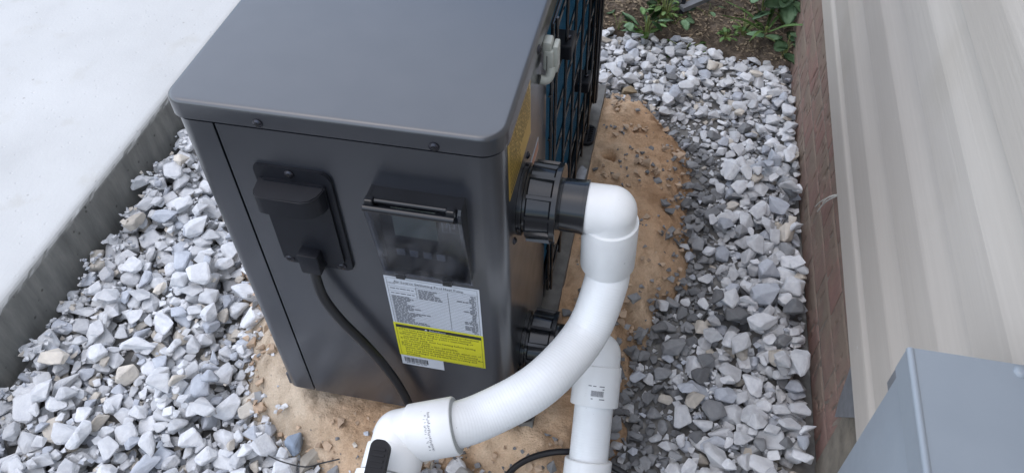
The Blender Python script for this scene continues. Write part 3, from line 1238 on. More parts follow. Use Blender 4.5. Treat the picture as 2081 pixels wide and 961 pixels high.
# ------------------------------------------------------------------ pavers under the unit
for k, (y0, y1) in enumerate(((0.028, 0.470), (0.476, 0.925))):
    bm = nb(0.0, 0.4065, y0, y1, 0.004, PAV)
    bmesh.ops.subdivide_edges(bm, edges=bm.edges[:], cuts=14, use_grid_fill=True)
    for v in bm.verts:
        e = 0.0012 * fbm(v.co.x * 40 + k * 9, v.co.y * 40 + v.co.z * 60)
        v.co.x += e
        v.co.y += e
        if v.co.z < PAV - 0.001:
            v.co.z += e
    pv = obj('paver', bm, 'paver', smooth=50)
    rebase(pv, (0.2, (y0 + y1) / 2, 0.004))
    tag(pv, ('grey concrete paver under the fittings end of the heat pump', 'grey concrete paver under the far end of the heat pump')[k], 'paver')
bm = bmesh.new()
tp = [(0.384, 0.585), (0.404, 0.590), (0.405, 0.628), (0.392, 0.640), (0.386, 0.622)]
extrude_poly(bm, tp, XY, PAV + 0.0012, PAV + 0.0022)
tpo = obj('foil_tape', bm, 'sealant')
rebase(tpo, (0.395, 0.61, PAV + 0.0012))
tag(tpo, 'scrap of shiny silver tape lying on the paver edge', 'tape')

# ------------------------------------------------------------------ pipework
def elbow(parent, name, corner, d1, l1, d2, l2, r=0.0335, rs=0.0372, s1=True, s2=True):
    """two arms from a rounded corner; each socket arm carries a thicker hub with an open lip"""
    corner, d1, d2 = Vector(corner), Vector(d1).normalized(), Vector(d2).normalized()
    b = bmesh.new()
    bmesh.ops.create_uvsphere(b, u_segments=40, v_segments=20, radius=r, matrix=Matrix.Translation(corner))
    for d, L, s in ((d1, l1, s1), (d2, l2, s2)):
        if s:
            pr = [(0.0, r), (0.010, r), (0.0165, r + 0.0004), (0.0175, rs - 0.0003), (0.019, rs), (L - 0.0015, rs), (L, rs - 0.001), (L, 0.0315), (L - 0.004, 0.0310)]
        else:
            pr = [(0.0, r), (L, r - 0.0004)]
        lathe(b, corner, corner + d, pr, 44)
    return obj(name, b, 'pvc', parent, smooth=35)


def ribbed(parent, name, path, r=0.0300, pitch=0.0042):
    P = resample(path, pitch / 4)
    rad = [r + 0.00009 * math.cos(2 * math.pi * i / 4) for i in range(len(P))]
    return obj(name, tube(bmesh.new(), P, rad, 36), 'hose', parent, smooth=50)


# upper run: elbow down, curved flexible hose, elbow, ball valve
UC = Vector((0.4935, UY, UZT))
up = empty('return_pipe', (0.49, -0.02, 0.02))
tag(up, 'curved white flexible pvc pipe from the upper union to a valve', 'pipe')
e1 = elbow(up, 'elbow', UC, (-1, 0, 0), 0.031, (0.02, -0.02, -1), 0.098, s1=False, r=0.0325, rs=0.0364)
LE = px(812, 884, 1, -0.150)
hose_pts = [UC + Vector((0.0014, -0.0014, -0.072)), UC + Vector((0.002, -0.002, -0.095)), px(1231, 575, 1, 0.082), px(1190, 678, 1, 0.033), px(1100, 778, 1, -0.050), px(985, 843, 1, -0.104), px(905, 868, 1, -0.134)]
hd = (hose_pts[-1] - LE)
hose_pts.append(LE + hd * 0.45)
ribbed(up, 'flexible_hose', catmull(hose_pts, 14))
armd = Vector((0.0, -1.0, -0.28)).normalized()
e2 = elbow(up, 'elbow', LE, hd, 0.076, armd, 0.050)
rg = bmesh.new()
hdn = hd.normalized()
lathe(rg, LE + hdn * 0.0742, LE + hdn, [(0, 0.0304), (0, 0.0352), (0.0025, 0.0350), (0.003, 0.0312)], 44)
obj('cement_ring', rg, simple('grey_solvent_cement', (0.40, 0.42, 0.42), 0.5), e2, smooth=40)
# valve
V0 = LE + armd * 0.052
vb = obj('valve_body', lathe(bmesh.new(), LE + armd * 0.046, LE + armd, [(0, 0.030), (0.006, 0.030), (0.0065, 0.042), (0.024, 0.044), (0.026, 0.036), (0.070, 0.038), (0.072, 0.044), (0.09, 0.042), (0.0905, 0.030), (0.2, 0.030)], 44), 'pvc', up, smooth=40)
vc = LE + armd * 0.10
side = Vector((-1, 0, 0))
up_v = armd.cross(side).normalized()
if up_v.z < 0:
    up_v = -up_v
lathe_st = lathe(bmesh.new(), vc + up_v * 0.03, vc + up_v, [(0, 0.015), (0.022, 0.015), (0.022, 0.019), (0.034, 0.019), (0.036, 0.016)], 28)
obj('valve_stem', lathe_st, 'black', vb, smooth=40)
hb = bmesh.new()
hp0 = vc + up_v * 0.052
hdir = (-armd * 0.99 + side * 0.02).normalized()
wdir = hdir.cross(up_v).normalized()
ol = round_rect(-0.030, 0.078, -0.0115, 0.0115, 0.009, 5)
extrude_poly(hb, ol, lambda u, v, d: hp0 + hdir * u + wdir * v + up_v * (d + 0.10 * max(u, 0)), 0.0, 0.013)
hob = obj('valve_handle', hb, 'handle', vb, smooth=35)
rb = bmesh.new()
for k in range(9):
    u0 = 0.012 + 0.0066 * k
    vs = [hp0 + hdir * (u0 + a) + wdir * b_ + up_v * (0.0131 + 0.1 * (u0 + a)) for a, b_ in ((0, -0.008), (0.003, -0.008), (0.003, 0.008), (0, 0.008))]
    vt = [v + up_v * 0.0014 for v in vs]
    A_ = [rb.verts.new(v) for v in vs]
    B2 = [rb.verts.new(v) for v in vt]
    rb.faces.new(B2)
    for i in range(4):
        rb.faces.new((A_[i], A_[(i + 1) % 4], B2[(i + 1) % 4], B2[i]))
obj('grip_rib', rb, 'handle', hob)


def wrapped(parent, name, centre, axis, r, face, items, mat):
    """ink printed round a cylinder: items (s0, s1, a0, a1) = range along the axis in m, and angle range in rad from face"""
    axis = Vector(axis).normalized()
    fdir = (Vector(face) - axis * Vector(face).dot(axis)).normalized()
    sdir = axis.cross(fdir)
    b = bmesh.new()
    for s0, s1, a0, a1 in items:
        q = []
        for s, a in ((s0, a0), (s0, a1), (s1, a1), (s1, a0)):
            q.append(b.verts.new(Vector(centre) + axis * s + (fdir * math.cos(a) + sdir * math.sin(a)) * (r + 0.0004)))
        b.faces.new(q)
    return obj(name, b, mat, parent)


rr = random.Random(11)
its = []
a = -0.62
while a < 0.75:
    w = rr.uniform(0.03, 0.06)
    s = 0.048 + rr.uniform(-0.001, 0.001)
    its.append((s, s + rr.uniform(0.002, 0.0036), a, a + w * 0.42))
    if rr.random() < 0.4:
        its.append((s - 0.004, s - 0.0015, a, a + w * 0.4))
    a += w
wrapped(e2, 'printed_code', LE, hd, 0.0372, CAM - LE, its, 'pvcink')

# lower run
LC = Vector((0.4975, UY, UZB - 0.006))
lp_ = empty('supply_pipe', (0.50, 0.0, 0.0))
tag(lp_, 'straight white pvc pipe sloping down from the lower union', 'pipe')
PA = px(1207, 818, 0, 0.5)
dl = Vector((0.0065, -0.118, -0.088)).normalized()
e3 = elbow(lp_, 'elbow', LC, (-1, 0, 0), 0.035, dl, 0.078, s1=False, r=0.0335, rs=0.0368)
ribbed(lp_, 'pipe', [LC + dl * 0.05, LC + dl * 0.10, LC + dl * 0.15, LC + dl * 0.19], 0.0297, 0.0042)
obj('coupling', lathe(bmesh.new(), LC + dl * 0.160, LC + dl, [(0, 0.0304), (0, 0.0350), (0.0012, 0.0362), (0.03, 0.0365), (0.10, 0.0365)], 44), 'pvc', lp_, smooth=40)
its = []
a = -0.34
while a < 0.16:
    w = rr.uniform(0.012, 0.030)
    its.append((0.053, 0.0615, a, a + w * 0.6))
    a += w
for (s, a0, a1) in ((0.0455, -0.36, -0.15), (0.0455, -0.02, 0.30), (0.0495, -0.36, -0.28), (0.0645, -0.40, -0.18), (0.0645, 0.08, 0.16)):
    its.append((s, s + 0.0014, a0, a1))
wrapped(e3, 'printed_barcode', LC, dl, 0.0368, CAM - LC, its, 'pvcink')

# ------------------------------------------------------------------ cables
cp = [(0.1285, -0.015, 0.428), (0.128, -0.016, 0.405), (0.133, -0.020, 0.370), (0.150, -0.021, 0.325), (0.178, -0.020, 0.270), (0.204, -0.020, 0.205), (0.221, -0.022, 0.140), (0.228, -0.030, 0.090), (0.231, -0.050, 0.050), (0.2325, -0.075, 0.030), (0.232, -0.11, 0.022), (0.226, -0.20, 0.010), (0.21, -0.42, 0.012)]
cb = obj('power_cable', tube(bmesh.new(), catmull(cp, 9), 0.0068, 16), 'cable', smooth=60)
rebase(cb, (0.23, -0.08, 0.02))
tag(cb, 'black power cable hanging down from the inlet cover to the ground', 'cable')
cp = [px(985, 1030, 2, 0.03), px(1030, 966, 2, 0.034), px(1062, 938, 2, 0.038), px(1104, 922, 2, 0.04), px(1150, 917, 2, 0.04), px(1200, 925, 2, 0.034), px(1245, 948, 2, 0.028), px(1290, 975, 2, 0.022), px(1380, 1040, 2, 0.02)]
cb = obj('ground_cable', tube(bmesh.new(), catmull(cp, 8), 0.0052, 14), 'cable', smooth=60)
rebase(cb, (0.45, 0.0, 0.03))
tag(cb, 'thin black cable arching over the sand beneath the sloping pipe', 'cable')

# ------------------------------------------------------------------ disconnect box on the wall
BZ = Z0 + 0.60
bc_ = px(1845, 705, 2, BZ)
bx0, by1 = bc_.x, bc_.y
db = empty('disconnect_box', (0.80, by1 - 0.15, BZ - 0.34))
tag(db, 'blue-grey painted electrical disconnect box fixed to the siding', 'electrical box')
bm = nb(bx0 + 0.003, SXF - 0.001, by1 - 0.30, by1 - 0.002, BZ - 0.34, BZ - 0.0025, 0.002)
obj('enclosure', bm, 'galv', db, smooth=35)
bm = bmesh.new()
box(bm, bx0, SXF - 0.0005, by1 - 0.304, by1, BZ - 0.002, BZ, 0.0)
box(bm, bx0, bx0 + 0.0022, by1 - 0.304, by1, BZ - 0.030, BZ - 0.002)
box(bm, bx0 + 0.0022, SXF - 0.0005, by1 - 0.0018, by1, BZ - 0.024, BZ - 0.002)
bmesh.ops.remove_doubles(bm, verts=bm.verts[:], dist=0.00001)
obj('hood', bm, 'galv', db)
obj('hood_bead', tube(bmesh.new(), [(bx0 + 0.0022, by1 - 0.303, BZ - 0.0020), (bx0 + 0.0022, by1 - 0.0005, BZ - 0.0020)], 0.0032, 12), 'galv', db, smooth=60)
obj('hasp', nb(bx0 + 0.0055, bx0 + 0.0085, by1 - 0.0019, by1 + 0.010, BZ - 0.066, BZ - 0.030, 0.0006), 'slate', db)
obj('dimple', lathe(bmesh.new(), (bx0 + 0.082, by1 - 0.007, BZ - 0.0001), (bx0 + 0.082, by1 - 0.007, BZ + 1), [(0, 0.006), (0.002, 0.005), (0.003, 0.003)], 20), 'galv', db, smooth=60)

# ------------------------------------------------------------------ gravel
HS = 0.003
HX0, HY0 = -0.565, -0.55
HNX, HNY = int((0.87 + 0.565) / HS), int((1.37 + 0.55) / HS)
HX = HX0 + HS * np.arange(HNX)
HY = HY0 + HS * np.arange(HNY)
hxx, hyy = np.meshgrid(HX, HY, indexing='ij')
HM = np.full((HNX, HNY), -0.052)
# sand surface as support
ii = np.clip(np.round((hxx - GX0) / STEP).astype(int), 0, GNX - 1)
jj = np.clip(np.round((hyy - GY0) / STEP).astype(int), 0, GNY - 1)
ing = (hxx >= GX0) & (hxx <= gx[-1]) & (hyy >= GY0) & (hyy <= gy[-1])
HM = np.where(ing, np.maximum(HM, SH[ii, jj]), HM)
HSD = sand_dist(hxx, hyy)
# solid obstacles
BLOCK = (hxx < 0.408) & (hxx > -0.004) & (hyy > 0.0) & (hyy < 0.93)
NPR = np.random.default_rng(5)

# prototype stones: angular hulls inside a unit ball
PROTO, PCHIP = [], []


def proto(npts, bev, seed):
    r = random.Random(seed)
    b = bmesh.new()
    for _ in range(npts):
        v = Vector((r.gauss(0, 1), r.gauss(0, 1), r.gauss(0, 1))).normalized()
        b.verts.new(v * r.uniform(0.80, 1.06))
    bmesh.ops.convex_hull(b, input=b.verts[:])
    bmesh.ops.delete(b, geom=[v for v in b.verts if not v.link_faces], context='VERTS')
    bmesh.ops.dissolve_limit(b, angle_limit=math.radians(17), verts=b.verts[:], edges=b.edges[:])
    if bev:
        try:
            bmesh.ops.bevel(b, geom=b.edges[:], offset=bev, segments=1, affect='EDGES', clamp_overlap=True)
        except Exception:
            pass
    bmesh.ops.triangulate(b, faces=b.faces[:])
    bmesh.ops.recalc_face_normals(b, faces=b.faces[:])
    b.verts.index_update()
    V = np.array([v.co[:] for v in b.verts])
    V -= (V.max(0) + V.min(0)) / 2
    V /= (V.max(0) - V.min(0)) / 2
    Fc = np.array([[v.index for v in f.verts] for f in b.faces])
    b.free()
    return V, Fc


for s in range(30):
    PROTO.append(proto(9 + s % 8, 0.085, 100 + s))
for s in range(10):
    PCHIP.append(proto(8, 0, 300 + s))


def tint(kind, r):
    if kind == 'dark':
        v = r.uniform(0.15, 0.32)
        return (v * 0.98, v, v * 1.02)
    k = r.random()
    v = r.uniform(0.52, 0.76)
    if kind == 'sand':
        v *= 0.75
        return (v, v * 0.74, v * 0.52)
    if k < 0.07:
        return (v * 0.90, v * 0.83, v * 0.72)
    if k < 0.24:
        v *= 0.78
        return (v * 0.93, v * 0.98, v * 1.06)
    return (v * 0.97, v * 0.985, v)


STONES = []          # (centre, axes a b c, yaw, tilt x, tilt y, proto id, tint, region)


def place(x, y, a, b, c, yaw, r, kind, region, cands=1, spread=0.0, chip=False, sink=0.30, fill=False):
    best = None
    for k in range(cands):
        xx = x + (r.uniform(-spread, spread) if k else 0)
        yy = y + (r.uniform(-spread, spread) if k else 0)
        R_ = max(a, b)
        i0, i1 = int((xx - R_ - HX0) / HS), int((xx + R_ - HX0) / HS) + 2
        j0, j1 = int((yy - R_ - HY0) / HS), int((yy + R_ - HY0) / HS) + 2
        if i0 < 0 or j0 < 0 or i1 >= HNX or j1 >= HNY:
            continue
        if BLOCK[i0:i1, j0:j1].any():
            continue
        dx, dy = hxx[i0:i1, j0:j1] - xx, hyy[i0:i1, j0:j1] - yy
        u = (dx * math.cos(yaw) + dy * math.sin(yaw)) / a
        v = (-dx * math.sin(yaw) + dy * math.cos(yaw)) / b
        q = 1 - u * u - v * v
        m = q > 0
        if m.sum() < 2:
            continue
        e = c * np.sqrt(np.clip(q, 0, 1))
        z = float((HM[i0:i1, j0:j1] + e)[m].max()) - sink * c
        if best is None or z < best[0]:
            best = (z, xx, yy, i0, i1, j0, j1, m, e)
    if best is None:
        return False
    z, xx, yy, i0, i1, j0, j1, m, e = best
    if fill:
        k0, k1, l0, l1 = max(i0 - 7, 0), i1 + 7, max(j0 - 7, 0), j1 + 7
        if z + c > float(HM[k0:k1, l0:l1].mean()) + 0.001:
            return False
    sub = HM[i0:i1, j0:j1]
    sub[m] = np.maximum(sub[m], (z + e)[m])
    STONES.append(((xx, yy, z), (a, b, c), yaw, r.uniform(-0.16, 0.16), r.uniform(-0.16, 0.16), r.randrange(10 if chip else 30), tint(kind, r), region, chip))
    return True


def soil_edge_np(y, x):
    return y < soil_edge(x) - 0.004 + 0.03 * pnoise(x * 25, 4.2)


gr_ = random.Random(21)
DENS = []
# two passes: a bedding pass of mid stones, then the visible top pass
for layer, (n, smin, smax) in enumerate(((5400, 0.008, 0.013), (6500, 0.008, 0.0215), (7800, 0.0035, 0.0075))):
    for _ in range(n):
        x = gr_.uniform(-0.560, 0.862)
        y = gr_.uniform(-0.54, 1.345)
        if 0.0 < x < 0.40 and 0 < y < 0.95:
            continue
        if y > 1.34 or not soil_edge_np(y, x):
            continue
        d = float(sand_dist(np.array([x]), np.array([y]))[0]) + 0.045 * fbm(x * 9 + 3, y * 9)
        if d > 0.012 + (0.02 * gr_.random() ** 3):
            continue
        region = 'left' if x < 0.2 else 'right'
        kind = 'pale'
        s = smin + (smax - smin) * gr_.random() ** 1.7
        if y > 0.80:
            s *= 0.80
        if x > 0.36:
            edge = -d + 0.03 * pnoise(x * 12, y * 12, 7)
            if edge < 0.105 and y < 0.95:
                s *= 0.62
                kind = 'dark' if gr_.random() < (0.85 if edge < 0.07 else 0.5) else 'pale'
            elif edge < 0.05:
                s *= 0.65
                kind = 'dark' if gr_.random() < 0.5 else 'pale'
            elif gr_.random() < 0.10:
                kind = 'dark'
        else:
            if -d < 0.05 and gr_.random() < 0.6:
                s *= 0.55
            if x < -0.53 and gr_.random() < 0.6:
                continue
        a = s * gr_.uniform(1.0, 1.45)
        b = s * gr_.uniform(0.78, 1.05)
        c = s * gr_.uniform(0.48, 0.75)
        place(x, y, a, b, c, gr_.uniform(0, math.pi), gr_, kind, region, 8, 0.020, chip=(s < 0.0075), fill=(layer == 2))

# loose pieces scattered on the sand
for _ in range(4200):
    x, y = gr_.uniform(-0.25, 0.64), gr_.uniform(-0.18, 0.97)
    if 0.0 < x < 0.41 and -0.005 < y < 0.94:
        continue
    d = float(sand_dist(np.array([x]), np.array([y]))[0]) + 0.045 * fbm(x * 9 + 3, y * 9)
    if d < 0:
        continue
    clump = fbm(x * 9 + 2, y * 9)
    if gr_.random() > (0.95 if d < 0.045 else (0.7 if clump > 0.05 else 0.14)):
        continue
    s = gr_.uniform(0.002, 0.0055) if gr_.random() < 0.85 else gr_.uniform(0.006, 0.010)
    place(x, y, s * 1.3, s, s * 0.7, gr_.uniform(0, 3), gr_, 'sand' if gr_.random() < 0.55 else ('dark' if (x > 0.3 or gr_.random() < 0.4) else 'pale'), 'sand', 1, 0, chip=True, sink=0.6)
# strip of dust and chips along the foot of the slab
for _ in range(500):
    x, y = gr_.uniform(-0.555, -0.50), gr_.uniform(-0.4, 1.1)
    s = gr_.uniform(0.002, 0.005)
    place(x, y, s * 1.3, s, s * 0.7, gr_.uniform(0, 3), gr_, 'pale', 'left', 1, 0, chip=True, sink=0.3)
# bits of stone tossed on the soil
SOILST = []


def stone_matrix(S):
    (c, ax, yaw, tx, ty, pid, tn, reg, chip) = S
    return (Matrix.Translation(c) @ Matrix.Rotation(yaw, 4, 'Z') @ Matrix.Rotation(tx, 4, 'X') @ Matrix.Rotation(ty, 4, 'Y') @ Matrix.Diagonal((*ax, 1)))


print('gravel top', [round(float(np.median(HM[m])), 4) for m in ((hxx < -0.2) & (hxx > -0.5) & (hyy < 0.6), (hxx < -0.5) & (hxx > -0.55) & (hyy < 0.6), (hxx > 0.7) & (hyy > 0.1) & (hyy < 1.1))], len(STONES))
# choose the 300 that show largest in the picture
score = []
for k, S in enumerate(STONES):
    c, ax = S[0], S[1]
    u, v, dep = proj(c)
    if not (0 < u < 2081 and 0 < v < 961) or S[8]:
        continue
    i, j = int((c[0] - HX0) / HS), int((c[1] - HY0) / HS)
    if HM[i, j] > c[2] + ax[2] * 1.02 + 0.002:
        continue
    score.append((ax[0] * ax[1] / dep ** 2, k))
score.sort(reverse=True)
single = {k for _, k in score[:262]}

pm = []
for V, Fc in PROTO:
    m = bpy.data.meshes.new('stone')
    m.from_pydata([tuple(v) for v in V * 0.02], [], [tuple(int(i) for i in f) for f in Fc])
    m.materials.append(M['stone'])
    pm.append(m)
def look(t):
    if max(t) < 0.36:
        return 'dark grey'
    if t[2] < t[0] * 0.9:
        return 'buff tinted'
    if t[2] > t[0] * 1.1:
        return 'blue-grey'
    return 'whitish' if t[0] > 0.60 else 'light grey'


LBL = {'left': (' angular limestone piece in the gravel between slab and heat pump', ' stones in the gravel beside the slab'),
       'right': (' angular limestone piece in the gravel between sand and brick plinth', ' stones in the gravel beside the brick plinth'),
       'sand': (' angular stone lying loose on the sand bed', ' stones on the sand bed')}
for k in sorted(single):
    S = STONES[k]
    o = bpy.data.objects.new('stone', pm[S[5]])
    COL.objects.link(o)
    o.matrix_world = stone_matrix(S) @ Matrix.Scale(1 / 0.02, 4)
    o.color = (*S[6], 1)
    lk = look(S[6])
    tag(o, lk + LBL[S[7]][0], 'stone', lk + LBL[S[7]][1])

VV, FF, TT, off = [], [], [], 0
for k, S in enumerate(STONES):
    if k in single:
        continue
    V, Fc = (PCHIP if S[8] else PROTO)[S[5]]
    Mx = np.array(stone_matrix(S))
    VV.append(V @ Mx[:3, :3].T + Mx[:3, 3])
    FF.append(Fc + off)
    TT.append(np.tile(np.array([*S[6], 1.0]), (len(V), 1)))
    off += len(V)
VV, FF, TT = np.concatenate(VV), np.concatenate(FF), np.concatenate(TT)
me = bpy.data.meshes.new('gravel')
me.vertices.add(len(VV))
me.vertices.foreach_set('co', VV.astype(np.float32).ravel())
me.loops.add(FF.size)
me.loops.foreach_set('vertex_index', FF.astype(np.int32).ravel())
me.polygons.add(len(FF))
me.polygons.foreach_set('loop_start', np.arange(0, FF.size, 3, dtype=np.int32))
me.update(calc_edges=True)
at = me.attributes.new('tint', 'FLOAT_COLOR', 'POINT')
at.data.foreach_set('color', TT.astype(np.float32).ravel())
me.shade_flat()
me.materials.append(M['gravel'])
go = bpy.data.objects.new('gravel', me)
COL.objects.link(go)
tag(go, 'crushed grey limestone gravel filling the strips round the heat pump', 'gravel', kind='stuff')


# a few stones one can point at
def named_stone(pxl, z, a, b, c, yaw, pid, col, label, tilt=(0.1, -0.1)):
    p = px(*pxl, 2, z)
    i, j = int((p.x - HX0) / HS), int((p.y - HY0) / HS)
    base = float(np.median(HM[max(i - 2, 0):i + 3, max(j - 2, 0):j + 3])) if 0 <= i < HNX and 0 <= j < HNY else soil_z(p.x, p.y)
    o = bpy.data.objects.new('stone', pm[pid])
    COL.objects.link(o)
    S = ((p.x, p.y, base + c * 0.75), (a, b, c), yaw, tilt[0], tilt[1], pid, col, 'sand', False)
    o.matrix_world = stone_matrix(S) @ Matrix.Scale(1 / 0.02, 4)
    o.color = (*col, 1)
    tag(o, label, 'stone')


named_stone((590, 888), 0.03, 0.020, 0.015, 0.013, 1.7, 4, (0.26, 0.31, 0.38), 'blue-grey stone at the edge of the pale sand before the cabinet')
named_stone((622, 918), 0.03, 0.027, 0.017, 0.010, 1.4, 9, (0.36, 0.33, 0.28), 'large flat buff stone half sunk in sand beside the blue-grey one')
named_stone((668, 944), 0.03, 0.016, 0.009, 0.009, 1.3, 12, (0.30, 0.31, 0.32), 'narrow grey upright stone in the sand by the valve')
named_stone((938, 950), 0.03, 0.024, 0.020, 0.016, 0.6, 15, (0.33, 0.33, 0.32), 'broad grey stone between the black cable and the sloping pipe')
named_stone((908, 944), 0.03, 0.022, 0.006, 0.010, 2.0, 7, (0.33, 0.34, 0.36), 'thin pale stone sliver beside the power cable on the ground')
named_stone((1283, 155), 0.02, 0.020, 0.014, 0.012, 0.1, 3, (0.33, 0.26, 0.17), 'brown stone among pale gravel just beyond the sand heap')

# ------------------------------------------------------------------ soil litter, weeds, scraps
lb = bmesh.new()
lr = random.Random(9)
for _ in range(2600):
    x, y = lr.uniform(-0.1, 0.86), 0
    y = soil_edge(x) + lr.uniform(-0.01, 0.45) * lr.random() ** 0.6
    z = soil_z(x, y) + 0.002
    if lr.random() < 0.45:
        L, w, h = lr.uniform(0.008, 0.05), 0.0010, 0.0010
    else:
        L, w, h = lr.uniform(0.004, 0.014), lr.uniform(0.003, 0.007), lr.uniform(0.001, 0.004)
    mt = Matrix.Translation((x, y, z + h * 0.4)) @ Matrix.Rotation(lr.uniform(0, 6.3), 4, 'Z') @ Matrix.Rotation(lr.uniform(-0.35, 0.35), 4, 'Y')
    vs = [lb.verts.new(mt @ Vector((sx * L / 2, sy * w / 2, sz * h / 2))) for sz in (-1, 1) for sx, sy in ((-1, -0.5), (0.1, -1), (1, -0.3), (0.2, 1))]
    lb.faces.new(vs[:4][::-1])
    lb.faces.new(vs[4:])
    for i in range(4):
        lb.faces.new((vs[i], vs[(i + 1) % 4], vs[4 + (i + 1) % 4], vs[4 + i]))
tag(obj('leaf_litter', lb, 'straw'), 'dry straw and bark litter strewn over the dark soil', 'litter', kind='stuff')


def leaf_mesh(name, L, Wd, shape, mat, cup=0.25):
    b = bmesh.new()
    n = 10
    rows = []
    for i in range(n + 1):
        t = i / n
        if shape == 'round':
            w = math.sin(math.pi * min(1, t ** 0.75)) ** 0.6 * (1 + 0.10 * math.sin(t * 19)) if 0 < t < 1 else 0.04
            if t == 0:
                w = 0.15
        else:
            w = (math.sin(math.pi * t ** 0.8)) ** 0.9 if 0 < t < 1 else 0.02
        droop = -cup * 0.5 * L * t * t
        row = []
        for s in (-1, -0.5, 0, 0.5, 1):
            row.append(b.verts.new((t * L, s * w * Wd / 2, droop + cup * 0.22 * Wd * abs(s) * w + 0.003 * math.sin(9 * t + 3 * s) * L * 4)))
        rows.append(row)
    for p, q in zip(rows, rows[1:]):
        for k in range(4):
            b.faces.new((p[k], q[k], q[k + 1], p[k + 1]))
    ext = bmesh.ops.solidify(b, geom=b.faces[:], thickness=0.0005)
    m = bpy.data.meshes.new(name)
    bmesh.ops.recalc_face_normals(b, faces=b.faces[:])
    b.to_mesh(m)
    b.free()
    for p in m.polygons:
        p.use_smooth = True
    m.materials.append(M[mat])
    return m


LM = {'round': [leaf_mesh('leaf', 0.062, 0.050, 'round', 'leafa', 0.2), leaf_mesh('leaf', 0.072, 0.054, 'round', 'leafa', 0.32)],
      'small': [leaf_mesh('leaf', 0.018, 0.012, 'round', 'leafb', 0.2), leaf_mesh('leaf', 0.022, 0.014, 'round', 'leafb', 0.3)],
      'blade': [leaf_mesh('leaf', 0.060, 0.020, 'long', 'leafa', 0.25), leaf_mesh('leaf', 0.048, 0.017, 'long', 'leafb', 0.35)],
      'grass': [leaf_mesh('leaf', 0.14, 0.011, 'long', 'leafb', 0.5), leaf_mesh('leaf', 0.12, 0.010, 'long', 'leafb', 0.7)]}


def weed(pxl, kind, n, h, spread, label, seed, size=1.0, group=None):
    r = random.Random(seed)
    p = px(*pxl, 2, 0.015)
    z = soil_z(p.x, p.y)
    root = empty('weed', (p.x, p.y, z))
    tag(root, label, 'weed', group)
    st = bmesh.new()
    leaves = []
    for k in range(n):
        a = 2 * math.pi * (k + r.uniform(-0.3, 0.3)) / n * (1 if kind != 'round' else 1.6)
        hh = h * r.uniform(0.35, 1.0)
        rad = spread * r.uniform(0.15, 1.0)
        tip = Vector((p.x + rad * math.cos(a), p.y + rad * math.sin(a), z + hh))
        if tip.x > 0.850:
            tip.x = 0.850 - r.uniform(0, 0.03)
        mid = Vector((p.x, p.y, z)).lerp(tip, 0.5) + Vector((0, 0, hh * 0.25))
        if kind in ('grass',):
            tip = Vector((p.x, p.y, z)) + Vector((0.004 * math.cos(a), 0.004 * math.sin(a), 0.004))
        else:
            tube(st, catmull([(p.x, p.y, z - 0.006), mid, tip], 5), 0.0014 * size, 6)
        pitch = {'grass': -r.uniform(0.5, 1.1), 'blade': -r.uniform(0.05, 0.6), 'round': r.uniform(-0.15, 0.45), 'small': r.uniform(-0.4, 0.3)}[kind]
        leaves.append((tip, a, pitch))
    if kind == 'grass':
        tube(st, [(p.x, p.y, z - 0.006), (p.x, p.y, z + 0.02)], 0.004, 8)
    if kind == 'blade':
        tube(st, [(p.x, p.y, z - 0.006), (p.x, p.y, z + h)], 0.002, 6)
    obj('stem', st, 'stem', root, smooth=60)
    for k, (tip, a, pt) in enumerate(leaves):
        o = bpy.data.objects.new('leaf', LM[kind][k % 2])
        COL.objects.link(o)
        o.parent = root
        o.location = tip - root.location
        o.rotation_euler = (r.uniform(-0.35, 0.35), pt, a + r.uniform(-0.3, 0.3))
        s = size * r.uniform(0.75, 1.1)
        o.scale = (s, s, s)


weed((1316, 45), 'blade', 14, 0.09, 0.030, 'upright weed with narrow pointed leaves at the gravel edge', 1, 1.0)
weed((1258, 30), 'round', 4, 0.045, 0.045, 'small two-leaved seedling beside the cabinet corner on bare soil', 2, 0.55)
weed((1352, 30), 'small', 26, 0.09, 0.045, 'bright green feathery tuft between the narrow-leaved weed and grey frame', 3, 1.0)
weed((1372, 32), 'round', 6, 0.055, 0.06, 'low weed with oval leaves just before the grey metal frame', 4, 0.55)
weed((1400, 58), 'small', 22, 0.025, 0.05, 'flat mat of tiny clover-like leaves touching the gravel edge', 5, 0.9)
weed((1440, 30), 'round', 4, 0.03, 0.045, 'thin seedling with small oval leaves right of the grey frame', 6, 0.40)
weed((1556, 66), 'grass', 7, 0.05, 0.0, 'tuft of arching grass blades beneath the round-leaved weeds', 7, 1.0)
weed((1548, 28), 'round', 9, 0.12, 0.075, 'round-leaved weed on a tall stem behind the grass tuft', 8, 0.85)
weed((1592, 45), 'round', 15, 0.10, 0.085, 'largest round-leaved weed leaning on the brick plinth', 9, 1.0)
weed((1600, 92), 'round', 9, 0.06, 0.06, 'low lobed-leaf weed at the foot of the brick plinth by the gravel', 10, 0.75)
weed((1512, 62), 'small', 18, 0.04, 0.04, 'cluster of tiny light green leaves beside the grass tuft', 11, 0.8)
weed((1478, 58), 'small', 9, 0.02, 0.025, 'few tiny green leaves around a white pebble on the soil', 12, 1.0)
weed((1585, 8), 'round', 11, 0.12, 0.08, 'round-leaved weed rising against the bricks behind the largest one', 13, 0.95)
weed((1340, 5), 'blade', 9, 0.06, 0.03, 'leafy weed growing behind the bright green feathery tuft', 14, 0.9)

named_stone((1277, 16), 0.02, 0.017, 0.013, 0.011, 0.3, 5, (0.44, 0.45, 0.45), 'white stone on the soil behind the small seedling')
named_stone((1283, 28), 0.02, 0.015, 0.011, 0.011, 0.9, 8, (0.44, 0.44, 0.44), 'white stone on the soil next to the narrow-leaved weed')
named_stone((1477, 42), 0.02, 0.009, 0.007, 0.008, 0.9, 2, (0.38, 0.40, 0.42), 'small grey pebble standing on soil among tiny leaves')

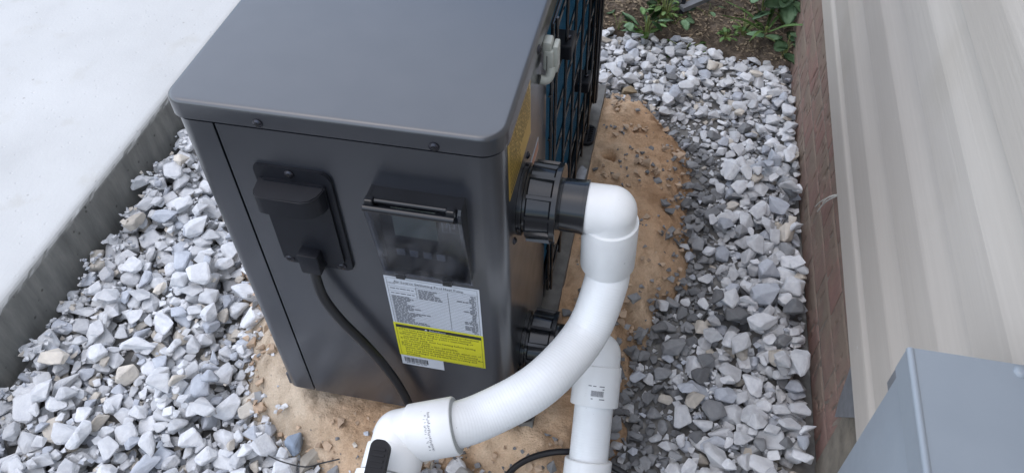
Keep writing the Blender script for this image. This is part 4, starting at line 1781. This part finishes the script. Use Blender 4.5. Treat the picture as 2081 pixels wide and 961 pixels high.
# grey angled metal frame lying on the soil
fr = empty('metal_frame', (0.58, 1.36, 0.012))
tag(fr, 'dark grey angled metal frame lying among the weeds', 'metal frame')
p0 = px(1385, 18, 2, 0.03)
p1 = px(1455, -12, 2, 0.045)
p2 = px(1372, -14, 2, 0.05)


def bar(a, b_, w, h):
    a, b_ = Vector(a), Vector(b_)
    d = (b_ - a).normalized()
    s = d.cross(Vector((0, 0, 1))).normalized()
    u = s.cross(d)
    bm_ = bmesh.new()
    q = []
    for p in (a, b_):
        q.append([bm_.verts.new(p + s * i * w / 2 + u * j * h / 2) for i, j in ((-1, -1), (1, -1), (1, 1), (-1, 1))])
    bm_.faces.new(q[0][::-1])
    bm_.faces.new(q[1])
    for i in range(4):
        bm_.faces.new((q[0][i], q[0][(i + 1) % 4], q[1][(i + 1) % 4], q[1][i]))
    return bm_


obj('rail', bar(p0, p1 + (p1 - p0) * 0.6, 0.020, 0.012), 'slate', fr)
obj('upright', bar(p0 + Vector((0.0, 0.004, -0.02)), p0 + Vector((0.012, 0.05, 0.09)), 0.010, 0.010), 'black', fr)
obj('rail', bar(p0 + Vector((-0.012, 0.014, 0.004)), p2, 0.018, 0.010), 'slate', fr)

# frayed white strands poking out of the brick joint
q0 = px(1706, 394, 0, BXF - 0.002)
sb = bmesh.new()
for k, (u, v) in enumerate(((1656, 420), (1661, 430), (1672, 412))):
    e = px(u, v, 0, BXF - 0.018)
    tube(sb, catmull([q0 + Vector((0.004, 0, 0.001 * k)), q0.lerp(e, 0.5) + Vector((-0.004, 0, 0.003)), e], 4), 0.0011, 6)
so_ = obj('plastic_strand', sb, 'fibre', smooth=60)
rebase(so_, tuple(q0))
tag(so_, 'frayed white plastic strands sticking out under the siding', 'strand')

# thin dark root on the gravel
tw = [px(545, 925, 2, 0.038), px(575, 938, 2, 0.036), px(620, 948, 2, 0.036), px(655, 940, 2, 0.036), px(690, 932, 2, 0.040)]
t_ = obj('twig', tube(bmesh.new(), catmull(tw, 5), 0.0012, 6), 'cable', smooth=60)
rebase(t_, tuple(tw[2]))
tag(t_, 'thin dark twig lying across the gravel near the sand edge', 'twig')
